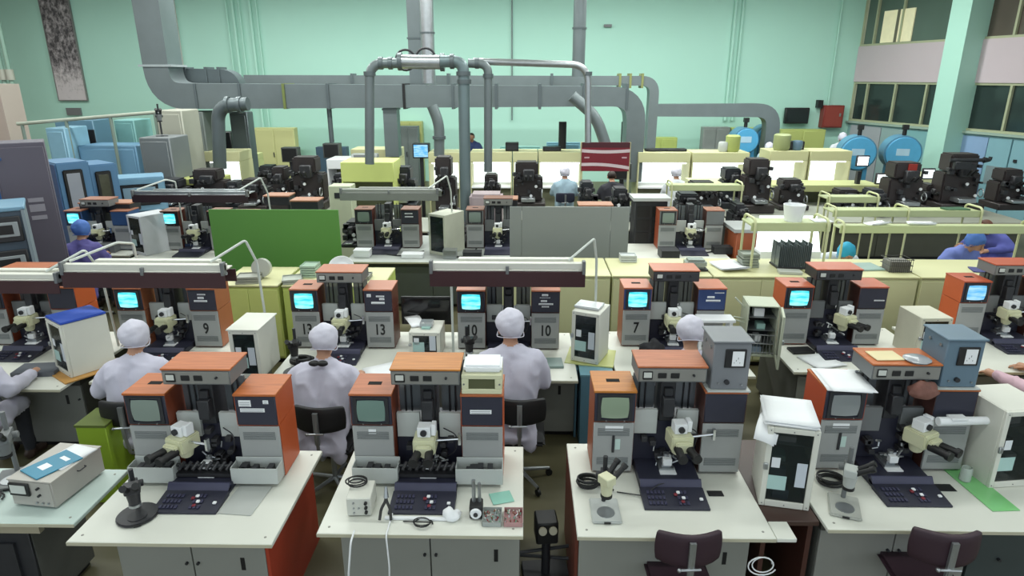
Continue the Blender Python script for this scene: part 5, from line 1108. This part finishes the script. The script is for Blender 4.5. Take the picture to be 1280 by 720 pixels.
def bonder(label, px, py, w_=.75, h_=.95, z=.752, red=False, white=True, rz=0., mat=None, head=True, Y=None):
    p = at(px, py, z); Y = 11.9 if px in (556, 735) else Y; x, y = (p.x, p.y) if Y is None else (X(px, Y, 250), Y)
    mat = mat or M('#2b2d33', .5, .1, .25, 10, name='dark_machine_paint'); t = thing('dark_machine', label, 'machine', (x, y, z), rz); rn = random.Random(label); hw = w_/2
    obj('base', B(-hw, hw, -.1, .55, 0, h_*.16), mat, t, bv=.015)
    obj('body', B(-hw*.85, hw*.85, .1, .5, h_*.16, h_*.68), mat, t, bv=.03, seg=2)
    obj('arm', B(-hw*.3, hw*.35, -.05, .4, h_*.62, h_*.86), DARK2, t, bv=.02)
    if head: obj('head', B(-hw*.75, hw*.55, .05, .45, h_*.70, h_), mat, t, bv=.03, seg=2)
    obj('eyepiece', Cy((-.04, -.1, h_*.66), (-.05, -.22, h_*.76), .025, 10), BLACK, t); obj('eyepiece', Cy((.04, -.1, h_*.66), (.05, -.22, h_*.76), .025, 10), BLACK, t)
    obj('hand_wheel', MB().ring((hw*.8, -.02, h_*.35), .08, .012, 'x'), METAL, t)
    obj('slide_table', B(-hw*.4, hw*.4, -.2, .1, h_*.2, h_*.27), METAL, t, bv=.005)
    if red: obj('red_plate', B(-.06, .1, .02, .05, h_*.74, h_*.98), M('#9c2e22', .5), t)
    m = MB()
    for k in range(12):
        a_, c_ = rn.uniform(-hw*.9, hw*.9), rn.uniform(h_*.2, h_*.85); s_ = rn.uniform(.015, .05); m.box(a_-s_, a_+s_, .0, .1, c_-s_, c_+s_)
    tag(obj('mechanism', m, DARK2, t, bv=.004), kind='stuff')
    if white:
        for k in range(2): a_ = rn.uniform(-hw*.6, hw*.6); obj('dial', Cy((a_, .0, h_*(.3+.2*k)), (a_, -.02, h_*(.3+.2*k)), .03, 12), PAPER, t)
    return t
for a_ in (('dark machine with a red plate, left of the two large ones at right', 1130, 268, .78, 1.0, True), ('large dark machine with a gun like arm on top at right', 1198, 266, .85, 1.15, False), ('dark machine at right edge beside the blue wall panels', 1262, 262, .6, .8, False), ('tall dark machine left of the orange sided cabinet', 946, 266, .62, 1.05, False),
           ('dark machine behind the grey partition board, left half', 660, 262, .7, .95, False), ('tall dark machine among the rust tops behind the green board', 386, 262, .72, 1.05, False), ('dark machine with small dials left of the tall one behind the green board', 318, 262, .6, .6, False), ('dark machine at the foot of the small bent pipe', 262, 258, .8, .75, False),
           ('dark machine left of the grey lamp over the third row', 352, 262, .4, .85, False), ('dark machine behind the lime hooded bench', 505, 262, .55, .85, False), ('tall dark machine under the short elbow pipe', 556, 262, .45, 1.2, False), ('grey black machine below the curved yellow rack', 880, 266, .7, .6, False), ('dark machine left of the curved yellow rack', 735, 268, .35, .75, False), ('dark machine beside the orange sided cabinet', 915, 260, .5, .8, False)):
    bonder(a_[0], a_[1], a_[2], a_[3], a_[4], red=a_[5], mat=M('#26292f' if a_[1] % 2 else '#332c2c', .5, .1, .25, 10))
p = aty(1210, 200, 12.9); o = thing('gun_arm', 'dark gun shaped arm pointing right above the large dark machine at right', 'arm', (p.x, 12.9, p.z-.06)); obj('barrel', Cy((-.35, 0, .05), (.38, 0, .06), .035, 10), DARK, o); obj('muzzle', Cy((.3, 0, .06), (.42, 0, .06), .06, 10, .03), DARK, o); obj('grip', B(-.25, .05, -.05, .05, -.12, .03), DARK, o, bv=.01)
for k, (px, py, w_, lb) in enumerate(((380, 252, .42, 'rust topped box behind the green board, nearest its right end'), (345, 246, .4, 'rust topped box behind the green board, left of the cream box'), (130, 255, .8, 'flat rust topped box left of the maroon hood lamp'), (300, 268, .35, 'small rust topped box above the left end of the green board'), (745, 258, .5, 'light brown topped box behind the grey partition board, right half'), (628, 250, .48, 'rust topped overhead box left of the grey partition board'))):
    z = 1.5 if k in (0, 1, 4) else 1.45; p = at(px, py, z); hw = w_/2
    t = thing('topped_box', lb, 'box', (p.x, p.y, 0)); h_ = z
    obj('body', B(-hw, hw, 0, .3, h_-.14, h_), DARK, t, bv=.005); obj('veneer_top', B(-hw-.01, hw+.01, -.01, .31, h_, h_+.02), M('#a8765c', .5), t)
    for s_ in (-1, 1): obj('support', B(s_*hw*.8-.02, s_*hw*.8+.02, .1, .14, 0, h_-.14), DARK, t)
p = at(411, 262, 1.2); t = thing('cream_box', 'small cream box above the right end of the green board', 'box', (p.x, 11.6, 0)); obj('body', B(-.2, .2, 0, .35, 0, 1.48), M('#b8bfa4', .5), t, bv=.01); obj('slot', B(-.1, .12, -.01, 0, 1.26, 1.36), DARK, t)
# monitors
for px, py, lb, mt in ((526, 190, 'small monitor with a bright blue screen on the far benches', SCR_BLUE), (362, 195, 'black monitor back at left of the tall dark machine', BLACK), (414, 190, 'black monitor at right of the tall dark machine', BLACK), (1078, 206, 'tilted lit tablet under the left near blue tank', LAMPT), (1102, 228, 'small lit screen left of the dark machine with a red plate', GLOWP), (1160, 222, 'small lit screen right of the dark machine with a red plate', GLOWP), (778, 216, 'dark monitor in a pale case right of the red and white board', BLACK)):
    Y = 14.4 if py > 200 else 16.0; p = aty(px, py, Y); t = thing('small_monitor', lb, 'monitor', (p.x, Y, p.z-.2)); s_ = .11 if py > 200 and mt is not BLACK else .17
    q_ = .11 if s_ < .12 else 0; obj('casing', B(-s_-.03, s_+.03, 0, .25 if not q_ else .05, .05+q_, .4), DARK if mt is not BLACK else M('#4b4e4c', .5), t, bv=.01); obj('screen', B(-s_, s_, -.008, 0, .08+q_, .37), mt, t); obj('stand', B(-.04, .04, .05, .15, -(p.z-.2), .05), DARK, t)
# red and white board
x0, x1, z0, z1 = rect(727, 178, 787, 214, 13.4); hw = (x1-x0)/2; t = thing('striped_board', 'maroon board with two wavy white stripes in the middle of the hall', 'board', ((x0+x1)/2, 13.4, z0)); hh = z1-z0
obj('panel', B(-hw, hw, 0, .03, 0, hh), M('#7e1e2c', .5, 0, .1, 2), t); obj('upper_band', B(-hw, hw, -.004, 0, hh*.82, hh), M('#4a1822', .5), t)
for zc, am in ((.66, -.04), (.18, .05)):
    v0 = [(-hw+2*hw*i/12, -.006, hh*(zc+am*math.sin(i/12*PI)-(.0 if zc > .5 else .12*(i/12)))) for i in range(13)]; m = MB(); m.add([q for v in v0 for q in (v, (v[0], v[1], v[2]+hh*.11))], [(2*i, 2*i+2, 2*i+3, 2*i+1) for i in range(12)])
    obj('white_stripe', m, M('#d8c4c8', .6), t)
for s_ in (-1, 1): obj('post', B(s_*hw-.02, s_*hw+.02, .03, .07, -z0, hh), YEL2, t)
for s_ in (-1, 1): obj('small_mark', B(s_*hw*.78-.05, s_*hw*.78+.05, -.006, 0, hh*.45, hh*.5), M('#c8a4ac', .6), t)
# curved tubular racks
def rack(label, px0, px1, Y, z, zb, d=.35, nl=2, shelfm=None, tm=None, lights=0):
    x0, x1 = X(px0, Y, 270), X(px1, Y, 270); hw = (x1-x0)/2; t = thing('tube_rack', label, 'rack', ((x0+x1)/2, Y, 0)); tm = tm or M('#c4c79a', .45)
    obj('shelf', B(-hw, hw, 0, d, z-.03, z), shelfm or M('#b6be90', .45, 0, .06, 2), t, bv=.008)
    obj('shelf_lip', B(-hw, hw, -.02, 0, z-.085, z+.02), shelfm or M('#b6be90', .45, 0, .06, 2), t, bv=.005)
    for k in range(nl):
        xx = -hw+.04+k*(2*hw-.08)/(nl-1)
        obj('tube_leg', Tu(bend([(xx, -.04, zb), (xx, -.04, z+.06), (xx, d+.02, z+.06), (xx, d+.02, zb)], .09), .016, 8), tm, t)
    for k in range(lights): xx = -hw+.1+k*(2*hw-.2)/max(1, lights-1); obj('spot_lamp', MB().ball((xx, .05, z-.055), .05, .04, .02, 12, 6), LAMPT, t)
    return t
rack('yellow tubular rack with four bright spots over the slide rack', 940, 1040, 7.62, 1.68, 1.142, lights=4)
rack('upper yellow tubular rack of the right benches, behind the lower one', 1040, 1228, 9.95, 1.38, .0, nl=3)
rack('lower yellow tubular rack running to the right edge', 1052, 1300, 8.45, 1.47, .75, nl=2, d=.2)
rack('yellow gantry rack before the dark bench hollow at right', 1030, 1096, 11.3, 1.35, .0, nl=2)
rack('curved pale yellow rack right of the red and white board', 834, 926, 11.6, 1.5, .0, nl=2)
desk('long pale bench behind the yellow cabinets at right', X(940, 8.3), X(1300, 8.3), 8.2, 9.0, .75, mat=M('#b7b9a4', .5), body=DK2, doors=4, slit=False, pulls=False)
t = thing('glow_paper', 'bright white tilted paper with an added glow behind the slide rack', 'light', (X(990, 8.8), 8.75, .752)); obj('case', B(-.42, .42, 0, .24, 0, .3), PAPER, t, bv=.01); obj('glow_sheet', MB().prismx([(.0, .3), (.24, .75), (.24, .3)], -.4, .4), GLOWP, t)  # bright paper, its lit look put in as emission; no lamp inside
p = at(992, 270, 1.5); o = obj('white_pot', MB().lathe([(.10, 0), (.13, .2), (.12, .2), (.09, .02), (.001, .015)], n=20), PAPER); o.location = (X(993, 9.4), 9.5, 1.6); o.location = (X(993, 7.8, 262), 7.8, 1.682); tag(o, 'white pot standing on the yellow rack above the slide rack', 'pot')
o = sheets('pale papers on the upper yellow rack at right', (X(1025, 7.8), 7.8, 1.686), 0, .2, .2, 2, curl=0.)
for px, lb in ((1095, 'left heap'), (1150, 'right heap')): sheets('white papers on the lower yellow rack, '+lb, (X(px, 8.55), 8.55, 1.474), .4 if px < 1100 else -.2, .3, .16, 4, curl=.03)
plate('green_book', 'dark green book on the upper yellow rack at right', 'book', X(1190, 10.1)-.2, X(1190, 10.1)+.15, 10.0, 10.2, 1.382, 1.405, M('#2f5a3c', .5), .1)
t = thing('orange_cabinet', 'low cabinet with orange side and grey top left of the yellow racks', 'cabinet', (X(948, 9.7), 9.6, 0)); obj('body', B(-.35, .3, 0, .6, 0, 1.12), M('#9a4f2e', .5, 0, .08), t, bv=.01); obj('top_plate', B(-.4, .33, -.03, .62, 1.12, 1.17), GREYP, t)
t = thing('screen_rack', 'rack of dark screens right of the grey partition board', 'rack', (X(812, 10.4), 10.4, 0))
obj('frame', B(-.26, .26, 0, .4, 0, 1.45), DARK, t, bv=.01)
for k in range(3):
    for s_ in (-1, 1): obj('dark_screen', B(s_*.12-.1, s_*.12+.1, -.01, 0, .75+.22*k, .93+.22*k), BLACK, t)
obj('pale_top', B(-.3, .3, -.05, .4, 1.45, 1.50), LGREY, t); 
t = thing('storage_bin', 'pale pinkish fabric bin standing in the middle of the hall', 'bin', (X(606, 11.2, 250), 11.3, 0)); obj('fabric_body', B(-.28, .3, 0, .5, .35, 1.38), M('#a8999c', .8, 0, .1, 6, .4), t, bv=.05, seg=2); obj('bin_base', B(-.26, .28, .02, .48, 0, .35), DARK, t)
for k, (px, py, lb, r_, mt) in enumerate(((914, 206, 'yellow green pot on the far right-hand clean benches', .17, M('#a6b068', .5)), (902, 212, 'pale round jar left of the yellow green pot', .12, LGREY), (980, 204, 'olive pot stacked on the far bench', .2, M('#a0a878', .5)), (1000, 205, 'blue grey jar right of the olive pot', .12, M('#5a7488', .5)))):
    p = aty(px, py, 16.1 if k < 2 else 16.2); h_ = .36 if k % 2 == 0 else .2; o = obj('round_pot', MB().lathe([(r_*.8, 0), (r_, .05), (r_, h_), (r_*.8, h_+.03), (.001, h_+.03)], n=18), mt); o.location = (p.x, 16.15 if k < 2 else 16.5, 1.622); tag(o, lb, 'pot')
# extra clutter: small dark instruments on the far benches
CL = [(268, 196, 'black instrument box on the yellow shelf bench, left one', 18.3, 1.302), (300, 192, 'black instrument box on the yellow shelf bench, right one', 18.3, 1.302), (640, 190, 'black instrument box above the narrow lit bench', 16.1, 1.622), (690, 192, 'dark instrument box on the hood over the light blue shirt', 16.1, 1.622), (820, 196, 'dark flat box on the hood right of the red and white board', 16.1, 1.622), (845, 198, 'dark flat box on the hood beside the rounded yellow one', 16.1, 1.622), (987, 183, 'black cup shaped instrument below the television, left one', 16.5, 1.622), (999, 183, 'black cup shaped instrument below the television, right one', 16.6, 1.622), (455, 196, 'grey machine cover on the white topped bench', 15.4, 1.522)]
for k, (px, py, lb, Y, z) in enumerate(CL):
    t = thing('instrument_box', lb, 'instrument', (X(px, Y, py), Y, z)); w_ = (.18, .2, .16, .22, .25, .25, .13, .13, .3)[k]; h_ = (.2, .18, .2, .1, .06, .06, .2, .2, .1)[k]
    obj('case', B(-w_, w_, 0, .25, 0, h_), BLACK if k != 8 else LGREY, t, bv=.01); obj('front_plate', B(-w_*.8, w_*.8, -.01, 0, h_*.2, h_*.8), DARK if k != 8 else GREYD, t)
t = thing('lab_plant_stand', 'tall dark bottle shaped instrument behind the benches left of the red and white board', 'instrument', (X(703, 17.2, 170), 17.2, 0)); obj('column', Cy((0, 0, 0), (0, 0, 1.5), .05), GREYD, t); obj('bottle', Cy((0, 0, 1.5), (0, 0, 2.25), .10, 14), BLACK, t)
t = thing('lab_column', 'tall dark bottle shaped instrument behind the red and white board', 'instrument', (X(781, 17.2, 170), 17.2, 0)); obj('column', Cy((0, 0, 0), (0, 0, 1.5), .05), GREYD, t); obj('bottle', Cy((0, 0, 1.5), (0, 0, 2.25), .10, 14), BLACK, t)
# ================================================================ PEOPLE FURTHER BACK
SB = M('#8fa6b4', .85, 0, .06, 9, name='light_blue_shirt'); CY = M('#2ea2c8', .7, 0, .1, 9, name='cyan_cap_cloth'); DKC = M('#2c2c34', .85, 0, .1, 9, name='dark_coat'); WC = M('#c8ccd2', .85, 0, .05, name='far_white_coat')
person('person', 'person in light blue shirt and white cap sitting at a lit bench', (X(706, 14.8, 240), 14.8, 0), 0, coat=SB, cap=CAPC, lod=True, lean=.1)
chair('dark blue chair under the person in light blue shirt', (X(706, 14.8, 240), 14.8, -.04), 0, back=M('#23263a', .6))
person('person', 'person in dark coat seated below the red and white board', (X(766, 14.1, 235), 14.1, .05), .1, coat=DKC, hair=HAIR, lod=True, lean=.1)
chair('dark chair under the person in dark coat', (X(766, 14.1, 235), 14.1, 0.01), .1, back=BLACK)
person('person', 'person in white coat working at the lit bench right of the board', (X(846, 14.8, 235), 14.8, .0), 0, coat=WC, cap=CAPC, lod=True, lean=.1)
person('person', 'person in white coat bending with a cyan cap under the yellow racks', (X(1052, 9.0, 300), 9.35, .0), PI, coat=WC, cap=CY, lod=True, lean=.75, head_tilt=.3, arms='reach')
person('person', 'person in blue coat and blue cap working at right under the yellow rack', (X(1212, 8.9, 300), 9.3, .0), PI+.3, coat=M('#6a78b8', .85, 0, .08, 9), cap=GB, lod=True, lean=.45, arms='reach')
person('person', 'person in blue violet coat without cap at the right edge', (X(1272, 9.9, 290), 10.2, .0), 1.9, coat=M('#5a5fa8', .85, 0, .08, 9), hair=M('#6a4234', .6), lod=True, lean=.5, arms='reach')
person('person', 'person in white coat and cap before the fire cabinet', (X(1048, 19, 190), 19.0, .45), PI, coat=WC, cap=CAPC, lod=True, lean=.05)
person('person', 'person in dark blue at the back wall right of the manifold', (X(590, 19.5, 180), 19.5, .45), PI, coat=M('#3c4a78', .85), hair=HAIR, lod=True, lean=.1)
person('person', 'person in white coat near the far blue tanks', (X(962, 18.4, 185), 18.4, .3), PI-.4, coat=M('#a9c0c8', .85), cap=CAPC, lod=True, lean=.3)
for i, (px, Y, z, lb) in enumerate(((1048, 19.0, .42, 'tall stool under the person before the fire cabinet'), (590, 19.5, .42, 'tall stool under the person at the back wall'), (962, 18.4, .30, 'stool under the person near the far blue tanks'), (846, 14.8, 0, 'stool under the person in white at the lit bench right of the board'))):
    t = thing('stool', lb, 'stool', (X(px, Y, 185 if i < 3 else 235), Y, 0)); zz = z+.40; obj('seat', MB().cyl((0, 0, zz-.04), (0, 0, zz), .18, 20), DARK, t)
    for k in range(4): a_ = PI/4+k*PI/2; obj('leg', Cy((.12*math.cos(a_), .12*math.sin(a_), zz-.04), (.2*math.cos(a_), .2*math.sin(a_), 0), .013, 8), METAL, t)

# ================================================================ MORE CLUTTER ON THE MIDDLE BENCHES
for a_ in (('low dark machine at left foot of the third row bench, next to the green board', 440, 308, .3, .38), ('small dark machine between the white third row cabinet and the grey machine', 573, 308, .3, .34),
           ('low dark machine behind the tall black screens rack', 776, 276, .4, .6), ('dark machine inside the curved pale yellow rack', 862, 276, .55, .5), ('dark machine between the orange sided cabinet and the gantry rack', 990, 262, .6, .6),
           ('low dark machine under the yellow gantry rack', 1062, 264, .6, .42), ('dark machine left of the one with the red plate', 1096, 270, .4, .5), ('dark machine between the two large right hand ones', 1164, 262, .35, .5),
           ('dark machine before the grey cabinet at left, under the lime bench', 215, 262, .6, .6), ('dark machine right of the maroon hood lamp end', 292, 258, .35, .5),
           ('dark machine at the far right end of the bench right of the grey board', 925, 292, .3, .5), ('dark machine hidden behind the rust topped overhead box', 615, 262, .4, .7),
           ('dark machine left of the lit clean bench at left', 240, 240, .5, .6), ('black machine between the two lit benches at left', 335, 240, .5, .6), ('black machine before the white topped bench', 430, 246, .6, .5), ('dark machine behind the lime hood, right side', 480, 240, .6, .6)):
    p = at(a_[1], a_[2], .752)
    bonder(a_[0], a_[1], a_[2], a_[3], a_[4], mat=M('#2b2c30' if a_[1] % 3 else '#302a2a', .5, .1, .25, 10), white=a_[1] % 2 == 0)
    if (p.y > 13.0 or not (9.2 < p.y < 13.7)) and a_[1] not in (990, 1062, 615):
        o = thing('machine_stand', 'dark stand below the '+a_[0].split(' ', 1)[0]+' machine '+' '.join(a_[0].split()[-6:]), 'stand', (p.x, p.y, 0)); obj('stand_top', B(-a_[3]/2, a_[3]/2, -.15, .55, .70, .751), DK2, o); obj('stand_body', B(-a_[3]/2+.03, a_[3]/2-.03, -.1, .5, 0, .70), DK2, o)
for k, (px, py, w_, h_, lb, mt) in enumerate(((452, 322, .12, .1, 'small white box at left on the third row bench beside the green board', PAPER), (515, 323, .16, .05, 'flat white papers box before the dark third row machine', PAPER), (590, 322, .14, .07, 'dark tray before the machine left of the grey board', DARK), (562, 324, .1, .12, 'small metal canister right of the white third row cabinet', METAL),
        (905, 318, .15, .1, 'dark box right of the third row machine with orange side', DARK), (232, 312, .2, .08, 'dark blue box before the left lit screen machine', M('#2a3a5c', .5)), (128, 316, .2, .12, 'grey box on the bench beside the purple coated person', GREYD))):
    p = at(px, py, .752); t = thing('bench_box', lb, 'box', (p.x, p.y, .752)); obj('box_body', B(-w_, w_, 0, .18, 0, h_), mt, t, bv=.004); obj('box_lid', B(-w_-.003, w_+.003, -.003, .183, h_, h_+.008), mt, t)
for k, (pts, lb) in enumerate((([(455, 300), (470, 316), (500, 320), (530, 314)], 'black cable trailing over the third row bench under the grey lamp'), ([(600, 305), (590, 318), (575, 322), (560, 318)], 'black cable before the machine left of the grey partition board'), ([(840, 312), (870, 318), (905, 312), (915, 300)], 'black cable before the third row machine with orange side'))):
    cable(lb, [tuple(at(px, py, .758)) for px, py in pts], .012, BLACK, rr=.08)
